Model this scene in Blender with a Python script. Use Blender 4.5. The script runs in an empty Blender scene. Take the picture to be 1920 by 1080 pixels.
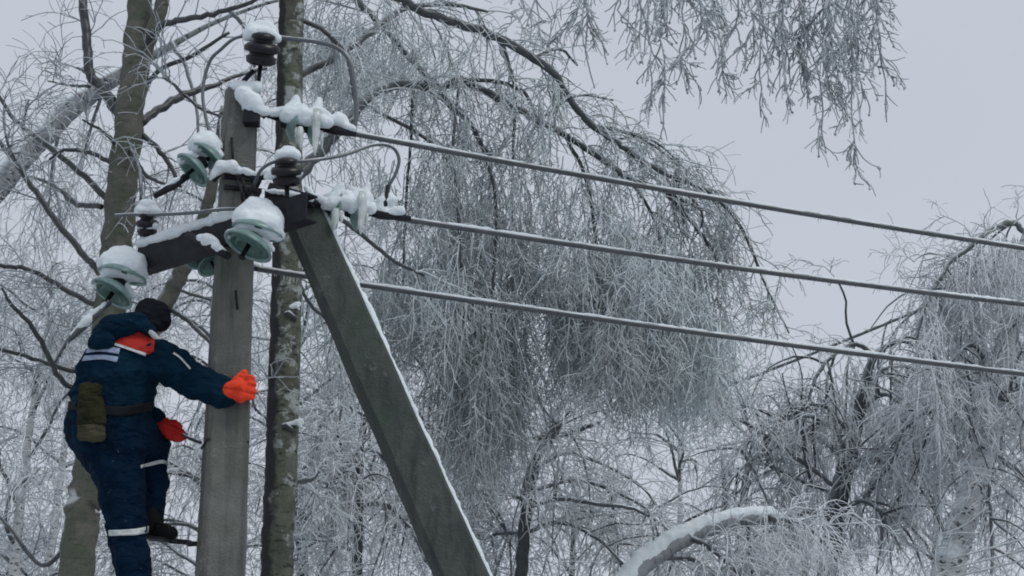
import bpy, bmesh, math
import numpy as np
from mathutils import Vector, Matrix
from mathutils.bvhtree import BVHTree

rng = np.random.default_rng(11)
SC = bpy.context.scene
COL = SC.collection

# ------------------------------------------------------------------ camera, sky, sun, exposure
TILT = math.radians(19.0)
FPX = 4000.0                      # focal length in photo pixels (1920 wide)
CAM = np.array([0.0, 0.0, 1.6])
cd = bpy.data.cameras.new('camera'); cam = bpy.data.objects.new('camera', cd); COL.objects.link(cam)
cd.sensor_width = 36.0; cd.lens = FPX / 1920 * 36.0
cd.clip_start = 0.1; cd.clip_end = 3000
cam.location = CAM; cam.rotation_euler = (math.pi / 2 + TILT, 0, 0)
SC.camera = cam

SUN_EL, SUN_AZ = math.radians(52), math.radians(125)     # azimuth from +Y towards +X
world = bpy.data.worlds.new('World'); SC.world = world; world.use_nodes = True
wn, wl = world.node_tree.nodes, world.node_tree.links
wn.clear()
wo = wn.new('ShaderNodeOutputWorld'); bg = wn.new('ShaderNodeBackground')
sky = wn.new('ShaderNodeTexSky'); sky.sky_type = 'NISHITA'; sky.sun_disc = False
sky.sun_elevation = SUN_EL; sky.sun_rotation = SUN_AZ
sky.air_density = 1.0; sky.dust_density = 6.0
mx = wn.new('ShaderNodeMixRGB'); mx.inputs[0].default_value = 0.97
SKY_GREY = (5.50, 5.90, 6.62, 1)
tc = wn.new('ShaderNodeTexCoord'); nz = wn.new('ShaderNodeTexNoise')
nz.inputs['Scale'].default_value = 2.2; nz.inputs['Detail'].default_value = 2
mp = wn.new('ShaderNodeMapping'); mp.inputs['Scale'].default_value = (1, 1, 2.5)
rr = wn.new('ShaderNodeValToRGB')
rr.color_ramp.elements[0].position = 0.3; rr.color_ramp.elements[1].position = 0.75
cl = wn.new('ShaderNodeMixRGB'); cl.blend_type = 'MULTIPLY'; cl.inputs[0].default_value = 1
cl.inputs[1].default_value = SKY_GREY
rr.color_ramp.elements[0].color = (0.95, 0.955, 0.96, 1); rr.color_ramp.elements[1].color = (1.05, 1.045, 1.05, 1)
wl.new(tc.outputs['Generated'], mp.inputs[0]); wl.new(mp.outputs[0], nz.inputs['Vector'])
wl.new(nz.outputs[0], rr.inputs[0]); wl.new(rr.outputs[0], cl.inputs[2])
wl.new(sky.outputs[0], mx.inputs[1]); wl.new(cl.outputs[0], mx.inputs[2])
wl.new(mx.outputs[0], bg.inputs[0]); bg.inputs[1].default_value = 0.1
wl.new(bg.outputs[0], wo.inputs[0])

sd = bpy.data.lights.new('sun', 'SUN'); sun = bpy.data.objects.new('sun', sd); COL.objects.link(sun)
sd.energy = 1.4; sd.angle = math.radians(25); sd.color = (1.0, 0.97, 0.93)
sv = Vector((math.sin(SUN_AZ) * math.cos(SUN_EL), math.cos(SUN_AZ) * math.cos(SUN_EL), math.sin(SUN_EL)))
sun.rotation_euler = (-sv).to_track_quat('-Z', 'Y').to_euler(); sun.location = (20, -20, 40)

SC.view_settings.view_transform = 'Standard'; SC.view_settings.look = 'None'
SC.view_settings.exposure = 0.0; SC.view_settings.gamma = 1.0
SC.view_settings.use_curve_mapping = False
SC.cycles.filter_width = 1.9
SC.cycles.max_bounces = 8; SC.cycles.transparent_max_bounces = 12
SC.cycles.volume_bounces = 0

CT, ST = math.cos(TILT), math.sin(TILT)
def at(u, v, y):
    """point of the place seen along photo pixel (u,v), standing y metres in front of the camera"""
    q = (540 - v) / FPX
    d = y / (CT - q * ST)
    return np.array([(u - 960) / FPX * d, y, 1.6 + d * (ST + q * CT)])
def dist(v, y): return y / (CT - (540 - v) / FPX * ST)
def px(w, v, y): return w * dist(v, y) / FPX          # photo pixels -> metres there
def base_v(y): return 540 + FPX * math.tan(math.atan2(1.6, y) + TILT)
def cdir(r, u, t):                                     # right, up, toward the camera
    a = np.array([r, -ST * u - CT * t, CT * u - ST * t]); return a / np.linalg.norm(a)

# ------------------------------------------------------------------ object helpers
def tag(o, label=None, cat=None, group=None, kind=None):
    if label: o['label'] = label
    if cat: o['category'] = cat
    if group: o['group'] = group
    if kind: o['kind'] = kind
    return o
def thing(name, label, cat, loc=(0, 0, 0), group=None):
    o = bpy.data.objects.new(name, None); COL.objects.link(o); o.location = loc
    o.empty_display_size = 0.2
    return tag(o, label, cat, group)
def link(name, me, mat, parent=None):
    o = bpy.data.objects.new(name, me); COL.objects.link(o)
    if mat is not None and not me.materials: me.materials.append(mat)
    if parent is not None:
        o.parent = parent
        o.matrix_parent_inverse = Matrix.Translation(Vector(parent_world(parent))).inverted()
    return o
def parent_world(p): return tuple(p.location) if p.parent is None else (0, 0, 0)

def rods(name, parent, mt, lst, sides=8):
    out = []
    for P, r in lst:
        g = Geo(); g.tube(P, r, sides); out.append(g.build(name, mt, parent))
    return out
class Geo:
    """collects tubes, strands and lathes into one mesh, with per-vertex frost, s (length along) attributes"""
    def __init__(s): s.v = []; s.q = []; s.t = []; s.f = []; s.s = []; s.n = 0
    def raw(s, V, Q=None, T=None, frost=0.0, along=None):
        V = np.asarray(V, float)
        if Q is not None and len(Q): s.q.append(np.asarray(Q) + s.n)
        if T is not None and len(T): s.t.append(np.asarray(T) + s.n)
        s.v.append(V); s.f.append(np.broadcast_to(np.asarray(frost, float), (len(V),)).copy())
        s.s.append(np.zeros(len(V)) if along is None else along); s.n += len(V)
    def strands(s, P, R, sides=3, frost=0.3):
        P = np.asarray(P, float); N, K, _ = P.shape
        R = np.broadcast_to(np.asarray(R, float), (N, K))
        T = np.gradient(P, axis=1); T /= np.linalg.norm(T, axis=2, keepdims=True) + 1e-9
        ref = np.where(np.abs(T[:, 0, 1:2]) < 0.85, np.array([[0, 1.0, 0]]), np.array([[1.0, 0, 0]]))
        n = np.cross(T[:, 0], ref); n /= np.linalg.norm(n, axis=1, keepdims=True) + 1e-9
        a = np.arange(sides) / sides * 2 * math.pi
        ca, sa = np.cos(a), np.sin(a)
        V = np.empty((N, K, sides, 3))
        for k in range(K):
            n = n - (n * T[:, k]).sum(1, keepdims=True) * T[:, k]
            n /= np.linalg.norm(n, axis=1, keepdims=True) + 1e-9
            b = np.cross(T[:, k], n)
            V[:, k] = P[:, k, None] + R[:, k, None, None] * (ca[None, :, None] * n[:, None] + sa[None, :, None] * b[:, None])
        idx = np.arange(N * K * sides).reshape(N, K, sides)
        nx = np.roll(idx, -1, 2)
        Q = np.stack([idx[:, :-1], nx[:, :-1], nx[:, 1:], idx[:, 1:]], -1).reshape(-1, 4)
        seg = np.linalg.norm(np.diff(P, axis=1), axis=2)
        al = np.concatenate([np.zeros((N, 1)), np.cumsum(seg, 1)], 1)
        fr = np.asarray(frost, float)
        fr = np.broadcast_to(fr.reshape(-1, 1, 1), (N, K, sides)) if fr.size in (1, N) else np.broadcast_to(fr.reshape(N, K, 1), (N, K, sides))
        s.raw(V.reshape(-1, 3), Q, None, fr.reshape(-1), np.repeat(al.reshape(-1), sides))
    def tube(s, P, R, sides=10, frost=0.3, caps=True):
        P = np.asarray(P, float); R = np.broadcast_to(np.asarray(R, float), (len(P),))
        if caps:
            P = np.concatenate([P[:1], P, P[-1:]]); d0 = P[2] - P[1]; d1 = P[-2] - P[-3]
            P[0] -= d0 * 1e-3; P[-1] += d1 * 1e-3 / max(np.linalg.norm(d1), 1e-6)
            R = np.concatenate([[1e-4], R, [1e-4]])
        s.strands(P[None], R[None], sides, frost)
    def lathe(s, c, axis, prof, sides=28, frost=0.0, wob=None):
        c = np.asarray(c, float); ax = np.asarray(axis, float); ax = ax / np.linalg.norm(ax)
        ref = np.array([0, 0, 1.0]) if abs(ax[2]) < 0.9 else np.array([1.0, 0, 0])
        n = np.cross(ax, ref); n /= np.linalg.norm(n); b = np.cross(ax, n)
        a = np.arange(sides) / sides * 2 * math.pi
        V = []
        for (h, r) in prof:
            rad = r if wob is None else r * (1 + wob * (np.sin(3 * a + h * 20) + np.sin(5 * a + 1.3)) * 0.5)
            V.append(c + ax * h + (np.cos(a) * rad)[:, None] * n + (np.sin(a) * rad)[:, None] * b)
        K = len(prof); idx = np.arange(K * sides).reshape(K, sides); nx = np.roll(idx, -1, 1)
        Q = np.stack([idx[:-1], nx[:-1], nx[1:], idx[1:]], -1).reshape(-1, 4)
        s.raw(np.concatenate(V), Q, None, frost)
    def box(s, c, ex, ey, ez, frost=0.0):
        c, ex, ey, ez = map(np.asarray, (c, ex, ey, ez))
        V = [c + i * ex + j * ey + k * ez for k in (-1, 1) for j in (-1, 1) for i in (-1, 1)]
        Q = [(0, 2, 3, 1), (4, 5, 7, 6), (0, 1, 5, 4), (2, 6, 7, 3), (0, 4, 6, 2), (1, 3, 7, 5)]
        s.raw(V, Q, None, frost)
    def mesh(s, name, smooth=True):
        V = np.concatenate(s.v); me = bpy.data.meshes.new(name)
        Q = np.concatenate(s.q) if s.q else np.zeros((0, 4), int)
        T = np.concatenate(s.t) if s.t else np.zeros((0, 3), int)
        nl = Q.size + T.size
        me.vertices.add(len(V)); me.vertices.foreach_set('co', V.astype(np.float32).ravel())
        me.loops.add(nl); me.polygons.add(len(Q) + len(T))
        me.loops.foreach_set('vertex_index', np.concatenate([Q.ravel(), T.ravel()]).astype(np.int32))
        st = np.concatenate([np.arange(len(Q)) * 4, Q.size + np.arange(len(T)) * 3]).astype(np.int32)
        me.polygons.foreach_set('loop_start', st)
        me.polygons.foreach_set('use_smooth', np.full(len(st), smooth))
        for nm, ar in (('frost', s.f), ('along', s.s)):
            at_ = me.attributes.new(nm, 'FLOAT', 'POINT'); at_.data.foreach_set('value', np.concatenate(ar).astype(np.float32))
        me.update(calc_edges=True); me.validate()
        return me
    def build(s, name, mat, parent=None, smooth=True, kind=None):
        o = link(name, s.mesh(name, smooth), mat, parent)
        if kind: o['kind'] = kind
        return o

def spline(pts, n=8):
    """Catmull-Rom through rows of numbers"""
    P = np.asarray(pts, float); P = np.concatenate([2 * P[:1] - P[1:2], P, 2 * P[-1:] - P[-2:-1]])
    out = []
    for i in range(1, len(P) - 2):
        t = np.linspace(0, 1, n, endpoint=False)[:, None]
        a, b, c, d = P[i - 1], P[i], P[i + 1], P[i + 2]
        out.append(0.5 * ((2 * b) + (c - a) * t + (2 * a - 5 * b + 4 * c - d) * t ** 2 + (3 * b - a - 3 * c + d) * t ** 3))
    return np.concatenate(out + [P[-2:-1]])

def limb(pts, y0, y1=None, n=6, wig=0.0, wscale=1.0):
    """photo-traced limb: rows (u, v, width px) -> points, radii"""
    S = spline(pts, n); y1 = y0 if y1 is None else y1
    ys = np.linspace(y0, y1, len(S))
    P = np.array([at(a[0], a[1], y) for a, y in zip(S, ys)])
    R = np.array([max(px(a[2], a[1], y) / 2 * wscale, 0.003) for a, y in zip(S, ys)])
    if wig:
        w = rng.normal(0, 1, P.shape); w[0] = 0
        P = P + w * (R[:, None] * wig)
    return P, R

def grow(p0, d0, L, K, droop, wander):
    p = np.array(p0, float); d = np.array(d0, float); d /= np.linalg.norm(d, axis=1, keepdims=True) + 1e-9
    N = len(p); L = np.broadcast_to(np.asarray(L, float), (N,)); st = (L / (K - 1))[:, None]
    dr = np.broadcast_to(np.asarray(droop, float), (N,))[:, None]
    out = [p.copy()]
    for k in range(K - 1):
        p = p + d * st; out.append(p.copy())
        d = d + np.array([0, 0, -1.0]) * dr * st + rng.normal(0, 1, d.shape) * wander
        d /= np.linalg.norm(d, axis=1, keepdims=True) + 1e-9
    return np.stack(out, 1)

def sample(P, n, t0=0.0, t1=1.0, w=None):
    """n random places along strands P[N,K,3] -> pos, tangent, parent index, t"""
    N, K, _ = P.shape
    i = rng.choice(N, n, p=w); t = rng.uniform(t0, t1, n) * (K - 1)
    k = np.minimum(t.astype(int), K - 2); f = (t - k)[:, None]
    a, b = P[i, k], P[i, k + 1]; tg = b - a; tg /= np.linalg.norm(tg, axis=1, keepdims=True) + 1e-9
    return a + (b - a) * f, tg, i, t / (K - 1)

def perp(tg, flat=0.6):
    r = rng.normal(0, 1, tg.shape); r[:, 1] *= flat
    r = r - (r * tg).sum(1, keepdims=True) * tg
    return r / (np.linalg.norm(r, axis=1, keepdims=True) + 1e-9)

def taper(K, r0, r1): return np.linspace(r0, r1, K)
def resample(P, K):
    P = np.asarray(P); s = np.concatenate([[0], np.cumsum(np.linalg.norm(np.diff(P, axis=0), axis=1))])
    t = np.linspace(0, s[-1], K); return np.stack([np.interp(t, s, P[:, j]) for j in range(3)], 1)

def frost_of(n, lo, hi): return rng.beta(1.0, 1.15, n) * (hi - lo) + lo

# ------------------------------------------------------------------ materials
def mat(name):
    m = bpy.data.materials.new(name); m.use_nodes = True
    nt = m.node_tree; b = nt.nodes['Principled BSDF']
    return m, nt, nt.nodes, nt.links, b
def noise(nodes, links, scale, detail=4, vec=None, rough=0.55):
    n = nodes.new('ShaderNodeTexNoise'); n.inputs['Scale'].default_value = scale
    n.inputs['Detail'].default_value = detail; n.inputs['Roughness'].default_value = rough
    if vec is not None: links.new(vec, n.inputs['Vector'])
    return n.outputs[0]
def ramp(nodes, links, src, stops, interp='LINEAR'):
    r = nodes.new('ShaderNodeValToRGB'); r.color_ramp.interpolation = interp
    while len(r.color_ramp.elements) < len(stops): r.color_ramp.elements.new(0.5)
    for e, (p, c) in zip(r.color_ramp.elements, stops):
        e.position = p; e.color = (*c, 1) if len(c) == 3 else c
    links.new(src, r.inputs[0]); return r.outputs[0]
def mixc(nodes, links, f, a, b, mode='MIX'):
    m = nodes.new('ShaderNodeMixRGB'); m.blend_type = mode
    for i, x in ((0, f), (1, a), (2, b)):
        if hasattr(x, 'links'): links.new(x, m.inputs[i])
        elif i == 0: m.inputs[0].default_value = x
        else: m.inputs[i].default_value = (*x, 1)
    return m.outputs[0]
def mth(nodes, links, op, a, b=0.0, clamp=False):
    m = nodes.new('ShaderNodeMath'); m.operation = op; m.use_clamp = clamp
    for i, x in ((0, a), (1, b)):
        if hasattr(x, 'links'): links.new(x, m.inputs[i])
        else: m.inputs[i].default_value = x
    return m.outputs[0]
def bump(nodes, links, b, h, strength, dist_=0.01):
    n = nodes.new('ShaderNodeBump'); n.inputs['Strength'].default_value = strength
    n.inputs['Distance'].default_value = dist_
    links.new(h, n.inputs['Height']); links.new(n.outputs[0], b.inputs['Normal'])
def up_factor(nodes, links, lo, hi):
    g = nodes.new('ShaderNodeNewGeometry'); s = nodes.new('ShaderNodeSeparateXYZ')
    links.new(g.outputs['Normal'], s.inputs[0])
    r = nodes.new('ShaderNodeMapRange'); r.inputs[1].default_value = lo; r.inputs[2].default_value = hi
    links.new(s.outputs[2], r.inputs[0]); return r.outputs[0]
def attr(nodes, name):
    a = nodes.new('ShaderNodeAttribute'); a.attribute_name = name; return a.outputs['Fac']
def pos(nodes):
    return nodes.new('ShaderNodeNewGeometry').outputs['Position']

SNOW_C = (0.70, 0.77, 0.81)
def m_snow():
    m, nt, N, L, b = mat('snow'); p = pos(N)
    c = ramp(N, L, noise(N, L, 9, 4, p), [(0.3, (0.62, 0.70, 0.745)), (0.7, (0.75, 0.81, 0.84))])
    L.new(c, b.inputs['Base Color']); b.inputs['Roughness'].default_value = 0.75
    b.inputs['Subsurface Weight'].default_value = 0.0
    bump(N, L, b, noise(N, L, 70, 6, p, 0.75), 0.6, 0.012); return m
def m_iced(name, dark, light, snow_lo=0.25, snow_hi=0.8, rough=0.45, snow_amt=1.0):
    """wood under clear ice and hoar frost: attribute frost = thickness of the rime"""
    m, nt, N, L, b = mat(name); p = pos(N)
    f = mth(N, L, 'ADD', attr(N, 'frost'), mth(N, L, 'MULTIPLY', mth(N, L, 'SUBTRACT', noise(N, L, 14, 3, p), 0.5), 0.9), True)
    c = mixc(N, L, f, dark, light)
    s = mth(N, L, 'MULTIPLY', up_factor(N, L, snow_lo, snow_hi), mth(N, L, 'MULTIPLY', ramp(N, L, noise(N, L, 5, 3, p), [(0.35, (0, 0, 0)), (0.6, (1, 1, 1))]), snow_amt))
    c = mixc(N, L, s, c, SNOW_C)
    L.new(c, b.inputs['Base Color']); b.inputs['Roughness'].default_value = rough
    b.inputs['Specular IOR Level'].default_value = 0.5
    return m
def m_bark(name, base, dark, moss, white=None, lent=0.5, snow=0.6, left_dark=0.0):
    m, nt, N, L, b = mat(name); p = pos(N)
    sx = N.new('ShaderNodeSeparateXYZ'); L.new(p, sx.inputs[0])
    cx = N.new('ShaderNodeCombineXYZ')
    L.new(mth(N, L, 'MULTIPLY', sx.outputs[0], 12.0), cx.inputs[0]); L.new(mth(N, L, 'MULTIPLY', sx.outputs[1], 12.0), cx.inputs[1])
    L.new(mth(N, L, 'MULTIPLY', attr(N, 'along'), 34.0), cx.inputs[2])
    dash = ramp(N, L, noise(N, L, 1.0, 3, cx.outputs[0]), [(0.56, (0, 0, 0)), (0.64, (1, 1, 1))])
    blotch = noise(N, L, 7.0, 6, p, 0.68)
    c = mixc(N, L, ramp(N, L, blotch, [(0.35, (0, 0, 0)), (0.62, (1, 1, 1))]), base, moss)
    if white: c = mixc(N, L, ramp(N, L, noise(N, L, 4.6, 6, p, 0.68), [(0.53, (0, 0, 0)), (0.59, (1, 1, 1))]), c, white)
    c = mixc(N, L, mth(N, L, 'MULTIPLY', dash, lent), c, dark)
    fine = noise(N, L, 45, 4, p, 0.7)
    c = mixc(N, L, 0.5, c, ramp(N, L, fine, [(0.25, (0.35, 0.35, 0.35)), (0.75, (1, 1, 1))]), 'MULTIPLY')
    if left_dark:  # bark turns dark where it faces left, edge broken up by the blotches
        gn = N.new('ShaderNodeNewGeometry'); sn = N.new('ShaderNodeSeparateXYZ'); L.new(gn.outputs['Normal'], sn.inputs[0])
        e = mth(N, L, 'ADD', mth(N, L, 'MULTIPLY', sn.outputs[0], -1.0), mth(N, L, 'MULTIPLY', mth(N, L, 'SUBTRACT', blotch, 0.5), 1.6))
        c = mixc(N, L, mth(N, L, 'MULTIPLY', ramp(N, L, e, [(0.18, (0, 0, 0)), (0.45, (1, 1, 1))]), left_dark), c, dark)
    s = mth(N, L, 'MULTIPLY', up_factor(N, L, 0.15, 0.5), snow)
    c = mixc(N, L, s, c, SNOW_C)
    L.new(c, b.inputs['Base Color']); b.inputs['Roughness'].default_value = 0.85
    bump(N, L, b, mth(N, L, 'ADD', blotch, mth(N, L, 'MULTIPLY', fine, 0.5)), 0.8, 0.02); return m
def m_concrete(name, a, bb, dirt, moss, mossamt=0.35):
    m, nt, N, L, b = mat(name); p = pos(N)
    c = mixc(N, L, ramp(N, L, noise(N, L, 6, 6, p, 0.65), [(0.3, (0, 0, 0)), (0.7, (1, 1, 1))]), a, bb)
    mpn = N.new('ShaderNodeMapping'); mpn.inputs['Scale'].default_value = (14, 14, 0.9); L.new(p, mpn.inputs[0])
    st = ramp(N, L, noise(N, L, 1.0, 5, mpn.outputs[0], 0.65), [(0.46, (0, 0, 0)), (0.66, (1, 1, 1))])
    c = mixc(N, L, mth(N, L, 'MULTIPLY', st, 0.85), c, dirt)
    ms = ramp(N, L, noise(N, L, 2.2, 5, p, 0.6), [(0.48, (0, 0, 0)), (0.66, (1, 1, 1))])
    c = mixc(N, L, mth(N, L, 'MULTIPLY', ms, mossamt), c, moss)
    pit = noise(N, L, 70, 3, p, 0.6)
    c = mixc(N, L, ramp(N, L, pit, [(0.66, (0, 0, 0)), (0.72, (0.7, 0.7, 0.7))]), c, dirt)
    fz = mth(N, L, 'MULTIPLY', ramp(N, L, noise(N, L, 4.5, 6, p, 0.75), [(0.58, (0, 0, 0)), (0.74, (1, 1, 1))]), ramp(N, L, noise(N, L, 55, 3, p, 0.7), [(0.42, (0, 0, 0)), (0.62, (1, 1, 1))]))
    c = mixc(N, L, mth(N, L, 'MULTIPLY', fz, 0.42), c, (0.45, 0.49, 0.50))
    L.new(c, b.inputs['Base Color']); b.inputs['Roughness'].default_value = 0.9
    bump(N, L, b, mth(N, L, 'ADD', noise(N, L, 18, 6, p, 0.7), pit), 0.8, 0.015); return m
def m_plain(name, c, rough=0.6, metal=0.0, vary=0.25, scale=20, bmp=0.2, snow=0.0, spec=0.5):
    m, nt, N, L, b = mat(name); p = pos(N)
    lo = tuple(x * (1 - vary) for x in c); hi = tuple(min(1, x * (1 + vary)) for x in c)
    n = noise(N, L, scale, 5, p, 0.6)
    cc = ramp(N, L, n, [(0.3, lo), (0.7, hi)])
    if snow:
        s = mth(N, L, 'MULTIPLY', up_factor(N, L, 0.3, 0.7), snow); cc = mixc(N, L, s, cc, SNOW_C)
    L.new(cc, b.inputs['Base Color']); b.inputs['Roughness'].default_value = rough
    b.inputs['Metallic'].default_value = metal; b.inputs['Specular IOR Level'].default_value = spec
    if bmp: bump(N, L, b, n, bmp, 0.01)
    return m
def m_cloth(name, c, c2, flecks=0.0):
    m, nt, N, L, b = mat(name); p = pos(N)
    big = noise(N, L, 7, 4, p, 0.6)
    cc = ramp(N, L, big, [(0.3, c), (0.72, c2)])
    if flecks:
        fl = ramp(N, L, noise(N, L, 38, 4, p, 0.7), [(0.66, (0, 0, 0)), (0.74, (1, 1, 1))])
        reg = ramp(N, L, noise(N, L, 3.0, 2, p), [(0.5, (0, 0, 0)), (0.62, (1, 1, 1))])
        cc = mixc(N, L, mth(N, L, 'MULTIPLY', mth(N, L, 'MULTIPLY', fl, reg), flecks), cc, (0.5, 0.55, 0.6))
    L.new(cc, b.inputs['Base Color']); b.inputs['Roughness'].default_value = 0.85
    b.inputs['Specular IOR Level'].default_value = 0.08
    mpn = N.new('ShaderNodeMapping'); mpn.inputs['Rotation'].default_value = (0.3, 0.5, 0.2); mpn.inputs['Scale'].default_value = (1, 1, 2.2); L.new(p, mpn.inputs[0])
    folds = noise(N, L, 9, 3, mpn.outputs[0], 0.5)
    bump(N, L, b, folds, 1.0, 0.06); return m
def m_glass(name, c, trans=0.45, rough=0.3):
    m, nt, N, L, b = mat(name); p = pos(N)
    cc = ramp(N, L, noise(N, L, 18, 4, p), [(0.35, tuple(x * 0.8 for x in c)), (0.65, tuple(min(1, x * 1.2) for x in c))])
    L.new(cc, b.inputs['Base Color']); b.inputs['Roughness'].default_value = rough
    b.inputs['Transmission Weight'].default_value = trans; b.inputs['IOR'].default_value = 1.45
    bump(N, L, b, noise(N, L, 40, 3, p), 0.25, 0.01); return m

M = {}
M['snow'] = m_snow()
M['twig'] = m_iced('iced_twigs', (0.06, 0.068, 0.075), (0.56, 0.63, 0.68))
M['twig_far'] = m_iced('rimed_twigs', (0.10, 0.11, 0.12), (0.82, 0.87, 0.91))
M['twig_dense'] = m_iced('dense_iced_twigs', (0.085, 0.10, 0.10), (0.75, 0.84, 0.88))
M['branch_bare'] = m_iced('bare_dark_branch', (0.022, 0.027, 0.03), (0.12, 0.145, 0.155), 0.55, 0.95, snow_amt=0.7)
M['branch'] = m_iced('dark_iced_branch', (0.028, 0.03, 0.034), (0.22, 0.25, 0.27), 0.15, 0.65)
M['bark_grey'] = m_bark('grey_green_bark', (0.15, 0.145, 0.125), (0.03, 0.033, 0.03), (0.085, 0.105, 0.075), None, 0.45, 0.5)
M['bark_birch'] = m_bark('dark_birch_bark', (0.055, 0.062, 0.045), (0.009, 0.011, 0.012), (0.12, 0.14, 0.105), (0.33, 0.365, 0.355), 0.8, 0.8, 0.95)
M['bark_white'] = m_bark('white_birch_bark', (0.66, 0.69, 0.71), (0.04, 0.042, 0.046), (0.50, 0.53, 0.54), None, 0.95, 0.9)
M['bark_ashen'] = m_bark('ashen_birch_bark', (0.30, 0.32, 0.34), (0.03, 0.033, 0.036), (0.20, 0.22, 0.235), None, 0.95, 1.0)
M['bark_rime'] = m_bark('rimed_birch_bark', (0.36, 0.38, 0.41), (0.08, 0.085, 0.09), (0.26, 0.28, 0.30), None, 0.5, 0.9)
M['bark_dark'] = m_bark('dark_iced_bark', (0.04, 0.05, 0.055), (0.015, 0.018, 0.02), (0.075, 0.09, 0.095), None, 0.3, 0.7)
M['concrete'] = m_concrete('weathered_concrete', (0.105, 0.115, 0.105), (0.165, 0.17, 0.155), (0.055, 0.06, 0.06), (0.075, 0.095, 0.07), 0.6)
M['concrete_dark'] = m_concrete('shaded_mossy_concrete', (0.032, 0.043, 0.040), (0.066, 0.076, 0.070), (0.018, 0.024, 0.024), (0.036, 0.056, 0.042), 0.6)  # tone includes shade of the prop's downward face; moss patches laid over it
M['steel'] = m_plain('dark_painted_steel', (0.010, 0.012, 0.017), 0.6, 0.0, 0.5, 14, 0.3, spec=.25)
M['wire'] = m_iced('iced_conductor', (0.035, 0.043, 0.05), (0.12, 0.14, 0.155), 0.25, 0.6, 0.35, 1.0)
M['porcelain'] = m_plain('dark_brown_porcelain', (0.007, 0.007, 0.011), 0.35, 0, 0.3, spec=.3)
M['glass'] = m_glass('green_insulator_glass', (0.26, 0.40, 0.39))
M['glass_dark'] = m_glass('green_insulator_ribs', (0.07, 0.16, 0.145), 0.3, 0.35)
M['ice'] = m_glass('clear_ice', (0.78, 0.87, 0.86), 0.5, 0.2)
M['jacket'] = m_cloth('navy_workwear', (0.0010, 0.0105, 0.024), (0.0028, 0.021, 0.042), 0.4)
M['trousers'] = m_cloth('navy_trousers', (0.0008, 0.007, 0.020), (0.0018, 0.014, 0.034), 0.3)
M['hat'] = m_cloth('black_knit', (0.006, 0.008, 0.012), (0.012, 0.014, 0.02))
M['boot'] = m_plain('black_boot', (0.006, 0.007, 0.008), 0.8, spec=.12)
M['orange'] = m_cloth('orange_rubber', (0.55, 0.035, 0.015), (0.85, 0.085, 0.04))
M['red'] = m_cloth('red_yoke', (0.30, 0.022, 0.018), (0.48, 0.045, 0.035))
M['darkred'] = m_cloth('dull_red_glove', (0.36, 0.018, 0.016), (0.55, 0.035, 0.03))
M['olive'] = m_cloth('olive_canvas', (0.010, 0.012, 0.007), (0.034, 0.033, 0.015))
M['tan'] = m_cloth('tan_canvas', (0.035, 0.035, 0.022), (0.085, 0.08, 0.048))
M['reflect'] = m_plain('grey_reflective_tape', (0.46, 0.50, 0.50), 0.4, 0.0, 0.2, 40)
M['lilac'] = m_plain('pale_blue_print', (0.24, 0.30, 0.42), 0.6, 0, 0.25, 60)
M['skin'] = m_plain('skin', (0.42, 0.26, 0.20), 0.5, 0, 0.1, 30)
M['leather'] = m_plain('black_webbing', (0.006, 0.008, 0.010), 0.7, spec=.15)
def m_ground():
    m, nt, N, L, b = mat('snowy_ground'); p = pos(N)
    c = ramp(N, L, noise(N, L, 0.35, 6, p, 0.65), [(0.32, (0.28, 0.27, 0.25)), (0.5, (0.55, 0.57, 0.6)), (0.7, (0.68, 0.70, 0.74))])
    L.new(c, b.inputs['Base Color']); b.inputs['Roughness'].default_value = 0.9
    bump(N, L, b, noise(N, L, 3, 6, p), 0.6, 0.1); return m
M['ground'] = m_ground()

# ------------------------------------------------------------------ ground
g = Geo()
nx_, R_ = 90, 900.0
a = np.sinh(np.linspace(-5.2, 5.2, nx_)) / np.sinh(5.2) * R_
X, Y = np.meshgrid(a, a + 15); H = 0.10 * np.sin(X * 0.5) * np.cos(Y * 0.43) + 0.05 * np.sin(X * 1.7 + Y * 1.1)
H = np.where(np.hypot(X, Y - 10) < 80, H, 0) - 0.05
V = np.stack([X, Y, H], -1).reshape(-1, 3); I = np.arange(nx_ * nx_).reshape(nx_, nx_)
g.raw(V, np.stack([I[:-1, :-1], I[:-1, 1:], I[1:, 1:], I[1:, :-1]], -1).reshape(-1, 4))
g.build('ground', M['ground'], kind='structure')

# ------------------------------------------------------------------ remeshed soft bodies (snow lumps, clothing, figure)
def capsule(bm, a, b, ra, rb, seg=14, flat=None):
    a, b = Vector(a), Vector(b); ax = b - a
    n = 6; rings = []
    z = ax.normalized() if ax.length > 1e-6 else Vector((0, 0, 1))
    x = z.orthogonal().normalized(); y = z.cross(x)
    for i in range(1, n + 1):
        t = -math.pi / 2 + i / n * math.pi / 2 - (0 if i < n else 0)
        rings.append((a + z * math.sin(t) * ra, ra * math.cos(t)))
    for i in range(0, n):
        t = i / n * math.pi / 2
        rings.append((b + z * math.sin(t) * rb, rb * math.cos(t)))
    vs = []
    for c, r in rings:
        vs.append([bm.verts.new(c + x * (r * math.cos(k / seg * 2 * math.pi)) + y * (r * math.sin(k / seg * 2 * math.pi))) for k in range(seg)])
    p0 = bm.verts.new(a - z * ra); p1 = bm.verts.new(b + z * rb)
    for r0, r1 in zip(vs[:-1], vs[1:]):
        for k in range(seg): bm.faces.new((r0[k], r0[(k + 1) % seg], r1[(k + 1) % seg], r1[k]))
    for k in range(seg):
        bm.faces.new((p0, vs[0][(k + 1) % seg], vs[0][k])); bm.faces.new((p1, vs[-1][k], vs[-1][(k + 1) % seg]))
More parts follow.
